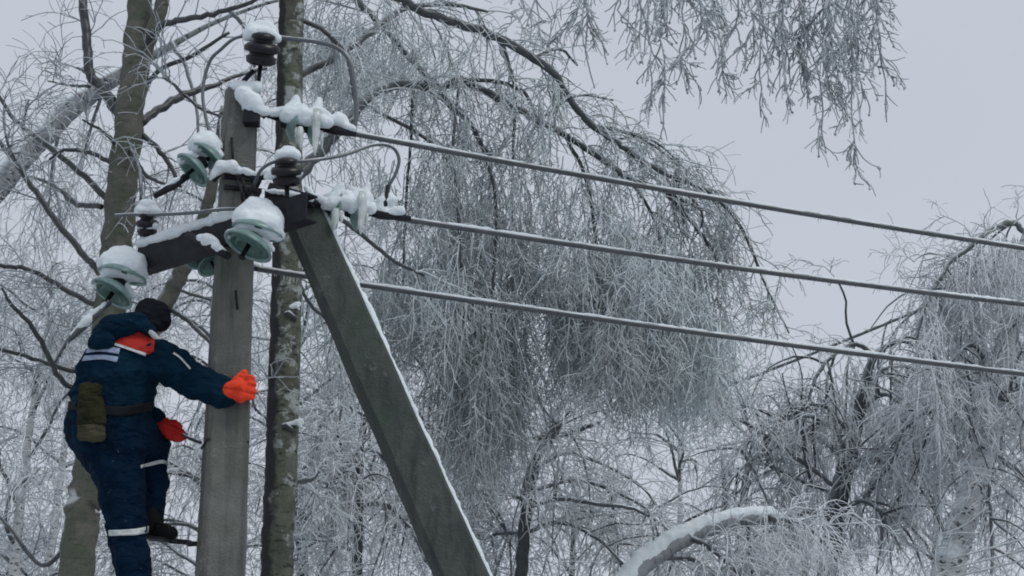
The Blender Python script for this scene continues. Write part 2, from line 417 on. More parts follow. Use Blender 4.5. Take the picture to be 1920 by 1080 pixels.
def soft(name, caps, material, parent=None, voxel=0.011, smooth=4, disp=0.0, dscale=0.1, flat=None):
    """union of tapered capsules, fused into one skin; flat=(origin y, factor) thins the body front to back"""
    bm = bmesh.new()
    for c in caps: capsule(bm, *c)
    if flat:
        for v in bm.verts: v.co.y = flat[0] + (v.co.y - flat[0]) * flat[1]
    bmesh.ops.recalc_face_normals(bm, faces=bm.faces)
    me = bpy.data.meshes.new(name); bm.to_mesh(me); bm.free()
    o = bpy.data.objects.new(name, me); COL.objects.link(o)
    r = o.modifiers.new('r', 'REMESH'); r.mode = 'VOXEL'; r.voxel_size = voxel
    s = o.modifiers.new('s', 'SMOOTH'); s.iterations = smooth; s.factor = 0.6
    if disp:
        tx = bpy.data.textures.new(name, 'CLOUDS'); tx.noise_scale = dscale; tx.noise_depth = 4
        d = o.modifiers.new('d', 'DISPLACE'); d.texture = tx; d.strength = disp; d.mid_level = 0.5; d.texture_coords = 'GLOBAL'
    dg = bpy.context.evaluated_depsgraph_get(); dg.update()
    m2 = bpy.data.meshes.new_from_object(o.evaluated_get(dg))
    bpy.data.objects.remove(o); bpy.data.meshes.remove(me); m2.name = name
    m2.materials.clear(); m2.polygons.foreach_set('use_smooth', np.ones(len(m2.polygons), bool))
    return link(name, m2, material, parent)
def lump(parts, parent, name='snow', voxel=0.011, disp=0.03, m='snow', dscale=0.06):
    """snow lying on hardware: parts = (u0,v0,r0 px, u1,v1,r1 px, y)"""
    caps = [(at(u0, v0, y), at(u1, v1, y), px(r0, v0, y), px(r1, v1, y)) for (u0, v0, r0, u1, v1, r1, y) in parts]
    return soft(name, caps, M[m], parent, voxel, 3, disp, dscale)

# ------------------------------------------------------------------ pole, crossarm, strut
PY = 13.0
def prism(pts, tilt_deg, bevel=0.012):
    """rows (centre point, half width, half depth) -> bevelled column"""
    a = math.radians(tilt_deg); ca, sa = math.cos(a), math.sin(a)
    Vv, Qq = [], []
    for c, hw, hd in pts:
        b = min(hw, hd) * 0.16
        loop = [(hw - b, -hd), (hw, -hd + b), (hw, hd - b), (hw - b, hd), (-hw + b, hd), (-hw, hd - b), (-hw, -hd + b), (-hw + b, -hd)]
        for (x, y) in loop: Vv.append(np.asarray(c) + np.array([x * ca - y * sa, x * sa + y * ca, 0]))
    n = len(pts)
    for k in range(n - 1):
        for i in range(8): Qq.append((k * 8 + i, k * 8 + (i + 1) % 8, (k + 1) * 8 + (i + 1) % 8, (k + 1) * 8 + i))
    o = (n - 1) * 8
    Qq += [(o, o + 1, o + 2, o + 3), (o, o + 3, o + 4, o + 7), (o + 4, o + 5, o + 6, o + 7)]
    Qq += [(3, 2, 1, 0), (7, 4, 3, 0), (7, 6, 5, 4)]
    return np.array(Vv), np.array(Qq)
pole = thing('utility_pole', 'upright weathered concrete power pole that the lineman is climbing', 'utility pole', tuple(at(400, base_v(PY), PY) * np.array([1, 1, 0])))
rows = []
for t in np.linspace(0, 1, 40):
    v = 172 + (1050 - 172) * t if t < 0.75 else None
SZ = np.concatenate([np.linspace(0, 3.8, 12), np.linspace(4.0, at(455, 168, PY)[2], 44)])
pb, ptp = at(414, 1050, PY), at(452, 180, PY)
for z in SZ:
    t = (z - pb[2]) / (ptp[2] - pb[2]); x = pb[0] + (ptp[0] - pb[0]) * t
    hw = np.interp(z, [0, pb[2], ptp[2]], [0.172, 0.140, 0.100])
    j = rng.normal(0, 0.0015, 2)
    rows.append((np.array([x + j[0], PY + j[1], z]), hw + rng.normal(0, 0.0012), hw * 0.92))
Vp, Qp = prism(rows, 16)
g = Geo(); g.raw(Vp, Qp); shaft = g.build('shaft', M['concrete'], pole, smooth=False)
# crossarm: dark steel channel; its left end is farther from the camera
arm_l, arm_r = at(258, 487, PY + 0.36), at(575, 385, PY - 0.62)
ad = arm_r - arm_l; al = np.linalg.norm(ad); ad /= al
ah = np.cross(np.array([0, 0, 1.0]), ad); ah /= np.linalg.norm(ah); az = np.cross(ad, ah)
mid = (arm_l + arm_r) / 2
hh, hd = 0.090, 0.05
g = Geo()
g.box(mid - ah * 0.0, ad * al / 2, ah * 0.005, az * hh)
g.box(mid + ah * 0.05 + az * (hh - 0.006), ad * al / 2, ah * 0.045, az * 0.006)
g.box(mid + ah * 0.05 - az * (hh - 0.006), ad * al / 2, ah * 0.045, az * 0.006)
arm = g.build('crossarm', M['steel'], pole, smooth=False)
caps = []
for t in np.linspace(0.02, 0.52, 9):
    p = arm_l + ad * al * t + az * (hh + 0.02) + ah * 0.01
    q = arm_l + ad * al * (t + 0.055) + az * (hh + 0.02) + ah * 0.01
    caps.append((p, q, 0.036 + rng.uniform(-0.006, 0.012), 0.036 + rng.uniform(-0.006, 0.012)))
soft('snow', caps, M['snow'], arm, 0.011, 3, 0.03, 0.07)
# pole head bracket, collars and snow-laden straps
rods('bracket_eye', pole, M['steel'], [([at(468, 215, PY - .1), at(486, 205, PY - .15), at(500, 214, PY - .12)], px(11, 210, PY))], 10)
rods('insulator_pin', pole, M['steel'], [([at(440, 170, PY - .06), at(476, 132, PY - .08)], 0.018)])
g = Geo(); g.box(at(472, 222, PY - .12), np.array([.05, 0, 0]), np.array([0, .05, 0]), np.array([0, 0, .045]))
hb = g.build('head_bracket', M['steel'], pole, smooth=False)
lump([(436, 163, 12, 482, 164, 12, PY - .08), (458, 178, 18, 470, 196, 17, PY - .14), (474, 186, 15, 484, 204, 13, PY - .15), (484, 204, 11, 502, 210, 8, PY - .15)], hb)
g = Geo()
P = np.array([at(u, v, PY - .16) for u, v in [(398, 338), (412, 322), (430, 314), (450, 322), (478, 333), (505, 330)]])
g.tube(P, 0.024, 8)
for zz in (345, 365):
    c = at(450, zz, PY); gb = Geo(); gb.box(c, np.array([.118, .034, 0]), np.array([-.034, .112, 0]), np.array([0, 0, .014])); gb.build('band', M['steel'], pole, smooth=False)
strap = g.build('strap_bracket', M['steel'], pole, smooth=False)
lump([(396, 332, 7, 412, 316, 11, PY - .18), (408, 320, 10, 418, 312, 12, PY - .18), (414, 312, 13, 436, 312, 12, PY - .18), (440, 316, 8, 476, 328, 7, PY - .17), (480, 328, 7, 500, 322, 8, PY - .17)], strap)
rods('tie_rod', pole, M['steel'], [([at(u, v0, PY - .13), at(u + 3, v1, PY - .135)], .009) for (u, v0, v1) in ((434, 258, 305), (442, 545, 580))], 6)
rods('tie_wire', pole, M['steel'], [([at(u0, v0, PY - .17), at((u0 + u1) / 2 + 3, (v0 + v1) / 2, PY - .19), at(u1, v1, PY - .17)], .010) for (u0, v0, u1, v1) in ((452, 330, 462, 372), (478, 332, 462, 375), (445, 338, 455, 378))], 6)
# the clamp holding crossarm, between the insulators
g = Geo()
g.tube([at(352, 440, PY - .02), at(375, 452, PY - .12), at(398, 465, PY - .2), at(428, 480, PY - .3)], 0.026, 8)
lug = g.build('anchor_lug', M['steel'], pole)
lump([(375, 446, 7, 385, 448, 11, PY - .14), (388, 450, 13, 402, 460, 12, PY - .18), (405, 463, 9, 428, 478, 6, PY - .26)], lug)
g = Geo()
for v in (835,):
    c = at(421, v, PY); g.box(c, np.array([.127, .036, 0]), np.array([-.036, .117, 0]), np.array([0, 0, .006]))
g.build('band', M['steel'], pole, smooth=False)

# leaning strut
s_top, s_bot = at(562, 392, PY - .10), at(878, 1110, PY - .55)
dv = (s_bot - s_top); tz = s_top[2] / (s_top[2] - s_bot[2]); s_gnd = s_top + dv * tz
strut = thing('concrete_strut', 'leaning dark mossy concrete prop with snow along its right edge', 'prop', tuple(s_gnd))
ax = -dv / np.linalg.norm(dv); side = np.array([1.0, 0.10, 0]); side -= ax * (side @ ax); side /= np.linalg.norm(side); nrm = np.cross(ax, side)
def strut_loop(c, hw, hd):
    b = 0.02
    lp = [(hw - b, -hd), (hw, -hd + b), (hw, hd - b), (hw - b, hd), (-hw + b, hd), (-hw, hd - b), (-hw, -hd + b), (-hw + b, -hd)]
    return [c + x * side + y * -nrm for x, y in lp]
g = Geo(); VV = []; nseg = 40
Ls = np.linalg.norm(s_gnd - s_top)
for t in np.linspace(0, 1, nseg):
    c = s_gnd + (s_top - s_gnd) * t
    hw = np.interp(t, [0, 1], [0.165, 0.118]) + rng.normal(0, 0.0025); VV += strut_loop(c, hw, hw * 0.8)
Q = [(k * 8 + i, k * 8 + (i + 1) % 8, (k + 1) * 8 + (i + 1) % 8, (k + 1) * 8 + i) for k in range(nseg - 1) for i in range(8)]
o_ = (nseg - 1) * 8; Q += [(o_, o_ + 1, o_ + 2, o_ + 3), (o_, o_ + 3, o_ + 4, o_ + 7), (o_ + 4, o_ + 5, o_ + 6, o_ + 7)]
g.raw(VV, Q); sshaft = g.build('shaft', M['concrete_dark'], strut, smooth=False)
caps = []
for t in np.linspace(0.30, 0.985, 46):
    hw = np.interp(t, [0, 1], [0.165, 0.118])
    c = s_gnd + (s_top - s_gnd) * t + side * (hw + 0.004) - nrm * (hw * 0.30)
    r = 0.029 + 0.008 * math.sin(t * 60) * rng.uniform(0, 1) + rng.uniform(-.004, .006)
    caps.append((c, c + ax * 0.11 + nrm * 0.0, r, r * rng.uniform(.7, 1)))
    caps.append((c + nrm * hw * .6, c + nrm * hw * .6 + ax * 0.11, r, r))
soft('snow', caps, M['snow'], sshaft, 0.012, 3, 0.03, 0.08)
# steel head plate where the strut meets the pole
g = Geo()
c = at(540, 378, PY - .12); g.box(c, np.array([.135, .03, -.03]), np.array([-.03, .12, 0]), np.array([.0, 0, .045]))
g.tube([at(497, 362, PY - .3), at(540, 366, PY - .3), at(585, 378, PY - .3)], 0.020, 8)
hp = g.build('head_plate', M['steel'], strut, smooth=False)
lump([(498, 358, 5, 540, 362, 6, PY - .31), (540, 362, 6, 584, 373, 7, PY - .31), (575, 352, 7, 590, 378, 9, PY - .2)], hp)

# ------------------------------------------------------------------ insulators
def dish(parent, u, v, y, Rpx, axis, snow=None):
    """one glass disc: cap, bell with ribs underneath, and its load of snow; axis runs from cap to wire side"""
    c = at(u, v, y); R = px(Rpx, v, y); ax = np.asarray(axis)
    g = Geo()
    g.lathe(c, ax, [(-.42 * R, .30 * R), (-.40 * R, .42 * R), (-.30 * R, .62 * R), (-.12 * R, .88 * R), (.02 * R, .99 * R), (.07 * R, R), (.10 * R, .97 * R), (.07 * R, .88 * R), (-.02 * R, .86 * R)], 36)
    bell = g.build('glass_bell', M['glass'], parent)
    g = Geo()
    g.lathe(c, ax, [(-.02 * R, .86 * R), (-.04 * R, .80 * R), (.10 * R, .74 * R), (.12 * R, .70 * R), (-.06 * R, .62 * R), (-.06 * R, .56 * R), (.12 * R, .50 * R), (.13 * R, .45 * R), (-.10 * R, .36 * R), (-.12 * R, .15 * R), (-.12 * R, .001)], 32)
    g.build('ribs', M['glass_dark'], bell)
    g = Geo()
    g.lathe(c, ax, [(-.72 * R, .001), (-.72 * R, .24 * R), (-.66 * R, .33 * R), (-.45 * R, .36 * R), (-.38 * R, .44 * R), (-.37 * R, .28 * R)], 20)
    g.lathe(c, ax, [(-.13 * R, .001), (-.12 * R, .10 * R), (.5 * R, .09 * R), (.52 * R, .15 * R), (.6 * R, .15 * R), (.62 * R, .001)], 12)
    g.build('cap', M['steel'], bell)
    if snow: lump(snow, bell, 'snow', 0.010, 0.025)
    return bell
def icicles(parent, lst, name='icicle'):
    for (u0, v0, u1, v1, w, y) in lst:
        g = Geo(); K = 7
        P = np.array([at(u0 + (u1 - u0) * t, v0 + (v1 - v0) * t, y) for t in np.linspace(0, 1, K)])
        P[:, :2] += rng.normal(0, .0025, (K, 2))
        R = px(w, v0, y) / 2 * np.array([.75, 1, .95, .85, .7, .5, .12])
        g.tube(P, R, 8); g.build(name, M['ice'], parent)
def string(label, loc, group=None):
    return thing('insulator_string', label, 'insulator', tuple(loc), 'glass insulator strings on the pole head')

# right hanging string in front of the pole
AX = cdir(-.36, -.86, .36)
st = string('glass disc insulators hanging in front of the pole with a tall snow dome', at(500, 388, PY - .48))
y = PY - .52
dish(st, 484, 432, y, 50, cdir(-.25, -.93, .25), [(464, 412, 30, 502, 416, 32, y + .02), (478, 396, 28, 490, 400, 30, y + .02), (452, 426, 14, 522, 440, 13, y), (470, 420, 26, 506, 424, 26, y - .05)])
dish(st, 466, 460, y - .05, 50, cdir(-.42, -.80, .42), [(430, 440, 10, 456, 431, 12, y - .03), (456, 431, 12, 492, 448, 10, y - .03), (492, 448, 9, 510, 468, 6, y - .02)])
# left string at the far end of the crossarm
st = string('glass disc insulators hanging beneath the left crossarm tip, above the lineman', at(262, 470, PY + .36))
y = PY + .26
dish(st, 230, 515, y, 48, cdir(-.24, -.92, .28), [(210, 496, 28, 248, 498, 29, y + .02), (222, 484, 24, 236, 486, 25, y + .02), (198, 508, 13, 266, 518, 12, y), (214, 504, 24, 250, 506, 24, y - .05)])
dish(st, 211, 549, y - .05, 45, cdir(-.46, -.76, .44), [(178, 532, 10, 203, 521, 12, y - .03), (203, 521, 12, 236, 538, 10, y - .03), (236, 538, 9, 250, 556, 6, y - .02)])
g = Geo(); g.tube([at(206, 566, y - .1), at(180, 592, y - .12), at(150, 618, y - .15), at(128, 640, y - .2)], [.020, .024, .026, .012], 10)
rod = g.build('dead_end_clamp', M['wire'], st)
lump([(196, 570, 6, 165, 600, 9, y - .12), (165, 600, 9, 136, 628, 7, y - .15)], rod)
# upper left string
st = string('tilted pair of glass discs left of the pole shaft, above the crossarm', at(405, 300, PY - .2))
y = PY - .1
dish(st, 392, 296, y, 40, cdir(-.62, -.66, .36), [(370, 272, 19, 396, 276, 22, y), (382, 260, 16, 394, 264, 18, y), (398, 282, 14, 412, 292, 10, y)])
dish(st, 362, 318, y - .06, 40, cdir(-.66, -.62, .42), [(338, 302, 8, 358, 292, 10, y - .05), (358, 292, 10, 382, 306, 8, y - .05)])
g = Geo(); g.tube([at(352, 330, y - .1), at(325, 348, y - .14), at(290, 368, y - .2)], [.022, .026, .018], 10)
rod = g.build('dead_end_clamp', M['steel'], st)
lump([(335, 334, 4, 300, 358, 5, y - .16)], rod)
# tension string of the top wire
def tension(label, pts, y, snow, ics, clamp):
    st = string(label, at(pts[0][0] - 40, pts[0][1], y))
    axw = cdir(.96, -.16, -.12)
    for (u, v, r), sn in zip(pts, snow): dish(st, u, v, y, r, axw, sn)
    icicles(st, ics)
    return st
axw = cdir(.96, -.16, -.12)
y = PY - .05
st = tension('snow-peaked glass discs with long icicles at the top wire end', [(552, 232, 36), (592, 240, 36)], y,
    [[(512, 210, 10, 545, 212, 17, y), (552, 202, 16, 556, 184, 8, y), (540, 216, 17, 574, 218, 17, y - .07), (545, 206, 14, 566, 206, 13, y - .05)],
     [(582, 218, 15, 608, 222, 16, y), (596, 206, 13, 599, 187, 7, y), (576, 224, 15, 614, 230, 12, y - .07), (590, 214, 14, 602, 214, 14, y - .05)]],
    [(562, 238, 564, 282, 13, y - .13), (594, 205, 590, 292, 17, y - .14), (556, 240, 556, 262, 8, y - .12), (604, 250, 603, 280, 7, y - .1)], None)
rods('link', st, M['steel'], [([at(498, 214, PY - .12), at(520, 222, y)], .02)])
cl_ = rods('tension_clamp', st, M['steel'], [([at(606, 242, y), at(630, 244, y), at(668, 252, y + .02)], [.02, .034, .018])], 10)[0]
lump([(500, 212, 7, 525, 212, 8, y - .05)], cl_); lump([(622, 228, 14, 640, 226, 14, y), (634, 220, 10, 640, 222, 10, y), (645, 234, 9, 664, 243, 5, y)], cl_)
y = PY - .12
st = tension('snow-laden glass discs with icicles at the middle wire end', [(634, 392, 36), (672, 398, 36)], y,
    [[(604, 374, 10, 640, 372, 18, y), (632, 362, 13, 640, 348, 8, y), (612, 382, 13, 656, 382, 16, y - .07), (625, 372, 14, 650, 370, 15, y - .05)],
     [(664, 376, 17, 686, 376, 16, y), (684, 364, 12, 690, 348, 7, y), (660, 386, 15, 694, 390, 13, y - .07), (676, 364, 11, 660, 358, 8, y)]],
    [(630, 392, 626, 434, 17, y - .13), (680, 360, 676, 440, 18, y - .14), (640, 395, 640, 420, 8, y - .12), (688, 400, 686, 425, 7, y - .1)], None)
rods('link', st, M['steel'], [([at(582, 376, PY - .28), at(612, 388, y)], .022)])
rods('jumper_lug', st, M['steel'], [([at(712, 400, y), at(722, 385, y - .02), at(728, 348, y - .02)], .016)])
cl_ = rods('tension_clamp', st, M['steel'], [([at(688, 398, y), at(715, 402, y), at(770, 410, y + .04)], [.02, .034, .018])], 10)[0]
lump([(586, 372, 7, 606, 374, 9, y - .1)], cl_); lump([(716, 376, 11, 734, 376, 11, y), (722, 368, 9, 728, 368, 9, y), (696, 384, 7, 712, 396, 9, y), (712, 396, 9, 740, 398, 8, y), (740, 396, 8, 752, 394, 9, y), (712, 396, 9, 722, 380, 10, y)], cl_)
# disc string half hidden behind the crossarm, for the bottom wire
y = PY + .30
st = string('green glass disc half hidden beneath the crossarm, left of the pole shaft', at(372, 470, y))
dish(st, 378, 484, y, 32, cdir(.35, -.75, .5)); dish(st, 398, 494, y + .0, 32, cdir(.55, -.65, .5))
g = Geo(); g.tube([at(408, 498, y), at(440, 500, y), at(478, 503, y)], .02, 8); g.build('tension_clamp', M['steel'], st)

def pin_insulator(label, u, v, y, w, h, lean, snow):
    """two-skirt dark pin insulator; (u,v) is the middle of its body"""
    t = thing('pin_insulator', label, 'insulator', tuple(at(u, v + h, y)), 'dark pin insulators')
    c = at(u, v + h / 2, y); s = px(w / 2, v, y); k = px(h, v, y); axv = cdir(lean, .96, .12)
    g = Geo()
    g.lathe(c, axv, [(.0, .12 * s), (.02 * k, .55 * s), (.10 * k, .80 * s), (.28 * k, .86 * s), (.34 * k, .66 * s), (.40 * k, .70 * s), (.46 * k, 1.0 * s), (.60 * k, 1.0 * s), (.70 * k, .80 * s), (.74 * k, .55 * s), (.82 * k, .52 * s), (.86 * k, .68 * s), (.98 * k, .62 * s), (1.05 * k, .3 * s), (1.06 * k, .001)], 30)
    b = g.build('body', M['porcelain'], t)
    g = Geo(); g.tube([c, c - axv * k * .55, c - axv * k * .9], [.016, .014, .014], 8); g.build('pin', M['steel'], t)
    lump(snow, b, 'snow_cap', 0.010, 0.02)
    return t
y = PY - .08
pin_insulator('black ribbed pin insulator with a snow cap on the pole top', 488, 94, y, 68, 60, .12,
    [(474, 60, 17, 506, 62, 17, y), (484, 50, 13, 498, 50, 13, y), (464, 68, 10, 518, 72, 10, y - .04), (476, 64, 14, 506, 66, 14, y - .05)])
y = PY - .52
pin_insulator('dark pin insulator with two tiers of snow right of the pole', 538, 324, y, 64, 52, .0,
    [(528, 292, 15, 550, 292, 15, y), (536, 284, 12, 544, 284, 12, y), (508, 326, 9, 560, 324, 9, y - .06), (500, 332, 7, 512, 330, 8, y - .05)])
y = PY + .34
pin_insulator('small dark pin insulator standing on the left crossarm tip', 276, 422, y, 44, 44, .0,
    [(262, 396, 12, 292, 398, 12, y), (272, 384, 11, 282, 386, 12, y), (260, 424, 6, 292, 424, 6, y - .07)])

# ------------------------------------------------------------------ wires
def wire(label, a, b, r, seed):
    d = b - a; t = thing('power_line', label, 'power line', tuple(a), 'iced power lines')
    ts = np.concatenate([np.linspace(0, 1, 170), np.linspace(1.05, 8, 60)])
    P = np.array([a + d * k - np.array([0, 0, 1]) * 0.10 * (k * (1 - k) if k < 1 else 0) for k in ts])
    g = Geo(); g.tube(P, r, 10, 0.25); c = g.build('conductor', M['wire'], t)
    g = Geo(); Pn = P.copy(); Pn[:, 2] += r * .60; Pn += rng.normal(0, r * .09, P.shape)
    wv = np.convolve(rng.normal(0, 1, len(P) + 8), np.ones(9) / 3, 'valid'); g.tube(Pn, r * np.clip(.74 + .14 * wv + rng.normal(0, .06, len(P)), .35, 1.1), 8); g.build('snow', M['snow'], c)
    n = 260; tt = rng.uniform(0.005, 1.25, n); L = rng.gamma(2, .011, n) + .008
    p0 = np.array([a + d * k - np.array([0, 0, r * .8]) for k in tt])
    P = np.stack([p0 + np.array([0, 0, -1]) * L[:, None] * k for k in (0, .5, 1)], 1)
    g = Geo(); g.strands(P, np.array([[.004, .003, .0008]]), 4, 0.8); g.build('icicles', M['ice'], t, kind='stuff')
    return t
wire('topmost iced wire running right from the pole head', at(655, 249, PY), at(1925, 466, PY + 2.1), .0195, 1)
wire('middle iced wire running right from the strut head', at(740, 408, PY - .1), at(1925, 571, PY + 2.0), .0195, 2)
wire('lowest iced wire, passing behind the leaning concrete prop', at(476, 503, PY + .28), at(1925, 702, PY + 2.3), .0200, 3)
def thin(label, pts, r, cat='wire', name='jumper_wire', group='jumper wires on the pole head', frost=.6, m='wire'):
    r *= 1.2; S = spline([(*p,) for p in pts], 8); P = np.array([at(*p) for p in S])
    g = Geo(); g.tube(P, r, 8, frost); return tag(g.build(name, M[m]), label, cat, group)
thin('jumper wire arching right off the pole-top insulator', [(505, 68, PY - .08), (540, 72, PY - .08), (590, 78, PY - .06), (632, 90, PY - .05), (655, 115, PY - .04), (664, 160, PY - .03), (668, 215, PY - .02), (662, 246, PY - .03)], .013, m='wire')
thin('jumper wire drooping left off the pole-top insulator', [(470, 66, PY - .08), (440, 72, PY - .06), (415, 92, PY - .02), (392, 118, PY + .05), (380, 180, PY + .02), (395, 262, PY - .05)], .010)
thin('jumper wire looping from the two-tier insulator to the middle wire', [(478, 345, PY - .3), (490, 318, PY - .5), (520, 302, PY - .54), (570, 302, PY - .5), (640, 292, PY - .35), (700, 272, PY - .2), (735, 276, PY - .16), (748, 298, PY - .14), (742, 325, PY - .14), (728, 350, PY - .13)], .0095)
thin('frosted jumper wire above the crossarm, from its left insulator to the pole', [(216, 404, PY + .36), (250, 402, PY + .30), (300, 402, PY + .18), (360, 399, PY), (410, 393, PY - .2), (440, 392, PY - .28)], .0105, m='wire')
thin('thin far wire crossing the sky between the weeping tree and the right birches', [(1300, 748, 40), (1530, 660, 40), (1730, 578, 40), (1930, 490, 40)], .028, 'wire', 'distant_wire', None, .2, 'wire')
for k, (v0, v1) in enumerate(((1040, 1008), (1058, 1030), (1076, 1048))):
    thin(('uppermost', 'middle one', 'lowest')[k] + ' of the three thin distant wires at the bottom right', [(1780, v0 + 8, 19), (1860, (v0 + v1) / 2 + 3, 19), (1940, v1 - 4, 19), (2100, v1 - 50, 19)], .0075, 'wire', 'distant_wire', 'distant wires at lower right', .35, 'twig_far')

# ------------------------------------------------------------------ trees
def tree(name, label, cat='tree', base=(0, 0, 0), group=None): return thing(name, label, cat, tuple(base), group)
class Crown:
    """fine twigs of one tree, gathered into one countless mass"""
    def __init__(s): s.g = Geo(); s.pool = []
    def add(s, P, r0, r1, frost, sides=4):
        s.g.strands(P, taper(P.shape[1], r0, r1)[None], sides, frost); s.pool.append(P)
def twig_layers(C, B, nb, nt, ns, bl=(.5, 1.2), tl=(.3, .9), rb=.010, rt=.0055, lo=.1, hi=.7, t0=.2, droop=1.6, sub=True, w=None, up=.25):
    """boughs B[N,K,3] -> branchlets -> hanging twigs -> side twigs"""
    p, tg, i, t = sample(B, nb, t0, 1.0, w)
    d = tg * .8 + perp(tg) * .8 + np.array([0, 0, up])
    b1 = grow(p, d, rng.uniform(*bl, nb), 9, droop * .8, .16)
    C.add(b1, rb, rb * .5, frost_of(nb, lo, hi))
    p, tg, i, t = sample(b1, nt, .15, 1.0)
    d = tg * .7 + perp(tg) * .7
    b2 = grow(p, d, rng.uniform(*tl, nt), 8, droop * 2.2, .15)
    C.add(b2, rt, rt * .65, frost_of(nt, lo, hi))
    if ns:
        p, tg, i, t = sample(b2, ns, .1, 1.0)
        d = tg * .6 + perp(tg) * .8
        b3 = grow(p, d, rng.uniform(.06, .24, ns), 5, 1.8, .2)
        C.add(b3, rt * .8, rt * .65, frost_of(ns, lo, hi), 3)
    return b1, b2
def clump(C, u, v0, v1, hw, y, n, r=.0055, lo=.1, hi=.6, side=3, spread=.35, dy=.5, outward=0.0):
    """a curtain of long strands hanging from (u,v0) down to about v1"""
    top = np.stack([at(u + rng.normal(0, hw * .42), v0 + rng.uniform(-.12, .45) * (v1 - v0) * rng.uniform(0, 1), y + rng.normal(0, dy)) for _ in range(n)])
    L = px(1, (v0 + v1) / 2, y) * (v1 - v0) * rng.uniform(.25, 1.0, n) * rng.uniform(.7, 1.05, n)
    d = np.stack([rng.normal(outward, spread, n), rng.normal(0, spread, n), rng.normal(-.5, .45, n)], 1)
    P = grow(top, d, L, 11, 2.4, .17)
    C.add(P, r, r * .6, frost_of(n, lo, hi))
    if side:
        m = int(n * side); p, tg, i, t = sample(P, m, .05, 1)
        q = grow(p, tg * .8 + perp(tg) * .7, rng.uniform(.08, .38, m), 6, 2.2, .2)
        C.add(q, r * .8, r * .6, frost_of(m, lo, hi), 3)
    return P
def plume(C, u, v0, v1, hw, y, n, tone=0.0, r=.0046, side=11, vert=1.0):
    """hanging bundle: near-vertical strands set with short fine twigs, ragged at the foot"""
    uu = u + rng.uniform(-1, 1, n) * hw; edge = 1 - .45 * ((uu - u) / hw) ** 2
    hgt = (v1 - v0)
    vs = v0 + rng.uniform(0, .55, n) ** 1.3 * hgt; ve = np.minimum(v0 + hgt * edge * rng.uniform(.75, 1.08, n), vs + hgt * .75)
    yy = y + rng.normal(0, .45, n)
    top = np.stack([at(a, b, c) for a, b, c in zip(uu, vs, yy)])
    L = np.maximum((ve - vs) * px(1, (v0 + v1) / 2, y), .12)
    d = np.stack([rng.normal(0, .22, n), rng.normal(0, .25, n), -np.ones(n) * vert], 1)
    P = grow(top, d, L, 12, 1.6, .11)
    C.add(P, r, r * .6, frost_of(n, max(0, .1 + tone), .7 + tone))
    m = n * side; p, tg, i, t = sample(P, m, .03, 1)
    q = grow(p, tg * .75 + perp(tg) * .75, rng.uniform(.05, .22, m), 5, 2.0, .22)
    C.add(q, r * .75, r * .6, frost_of(m, .1 + tone, .8 + tone), 3)
def arcs(parent, B, n, L=(.5, 1.3), r=.015, droop=1.3, y_off=.0):
    """bare drooping side branches, dark below with a line of snow on top"""
    p, tg, i, t = sample(B, n, .1, 1.0)
    d = tg * .5 + perp(tg, .5) * 1.0 + np.array([0, 0, .1])
    b = grow(p, d, rng.uniform(*L, n), 12, droop, .10)
    g = Geo(); g.strands(b, taper(12, r, r * .4)[None], 6, frost_of(n, .0, .55)); g.build('branchlets', M['branch'], parent, kind='stuff')
    return b
def part_limb(parent, lst, material, name='branch', y=15, dy=0.0, wig=.25, frost=.25, sides=9, ws=1.0):
    out = []
    for k, pts in enumerate(lst):
        y1 = y + (rng.uniform(-1, 1) * dy)
        P, R = limb(pts, y, y1, 6, wig, ws); g = Geo(); g.tube(P, R, sides, frost)
        g.build(name, material, parent); out.append(P)
    return out
def stackB(lst, K=14): return np.stack([resample(p, K) for p in lst])

# --- tree A: grey-green forked trunk at the left, behind the lineman
yA = 15.6
TA = tree('grey_tree', 'grey-green leaning trunk forking upward just behind the lineman', base=at(10, base_v(yA), yA))
P, R = limb([(10, base_v(yA), 100), (85, 1560, 84), (140, 1080, 68), (163, 920, 64), (186, 760, 62), (208, 560, 60), (224, 400, 58), (240, 250, 55), (256, 110, 52), (262, 0, 46), (266, -160, 40)], yA, yA, 10, .06)
g = Geo(); g.tube(P, R, 20, .2); g.build('trunk', M['bark_grey'], TA)
P, R = limb([(258, 130, 30), (278, 80, 28), (302, 10, 26), (318, -70, 24), (330, -180, 18)], yA, yA - .3, 8, .06)
g = Geo(); g.tube(P, R, 14, .2); g.build('stem', M['bark_grey'], TA); stemP = P
P, R = limb([(158, 960, 44), (190, 860, 40), (248, 700, 36), (298, 592, 34), (330, 530, 32), (356, 480, 28), (385, 400, 24), (402, 320, 20), (420, 200, 14)], yA, yA - .2, 8, .06)
g = Geo(); g.tube(P, R, 14, .2); g.build('stem', M['bark_grey'], TA)
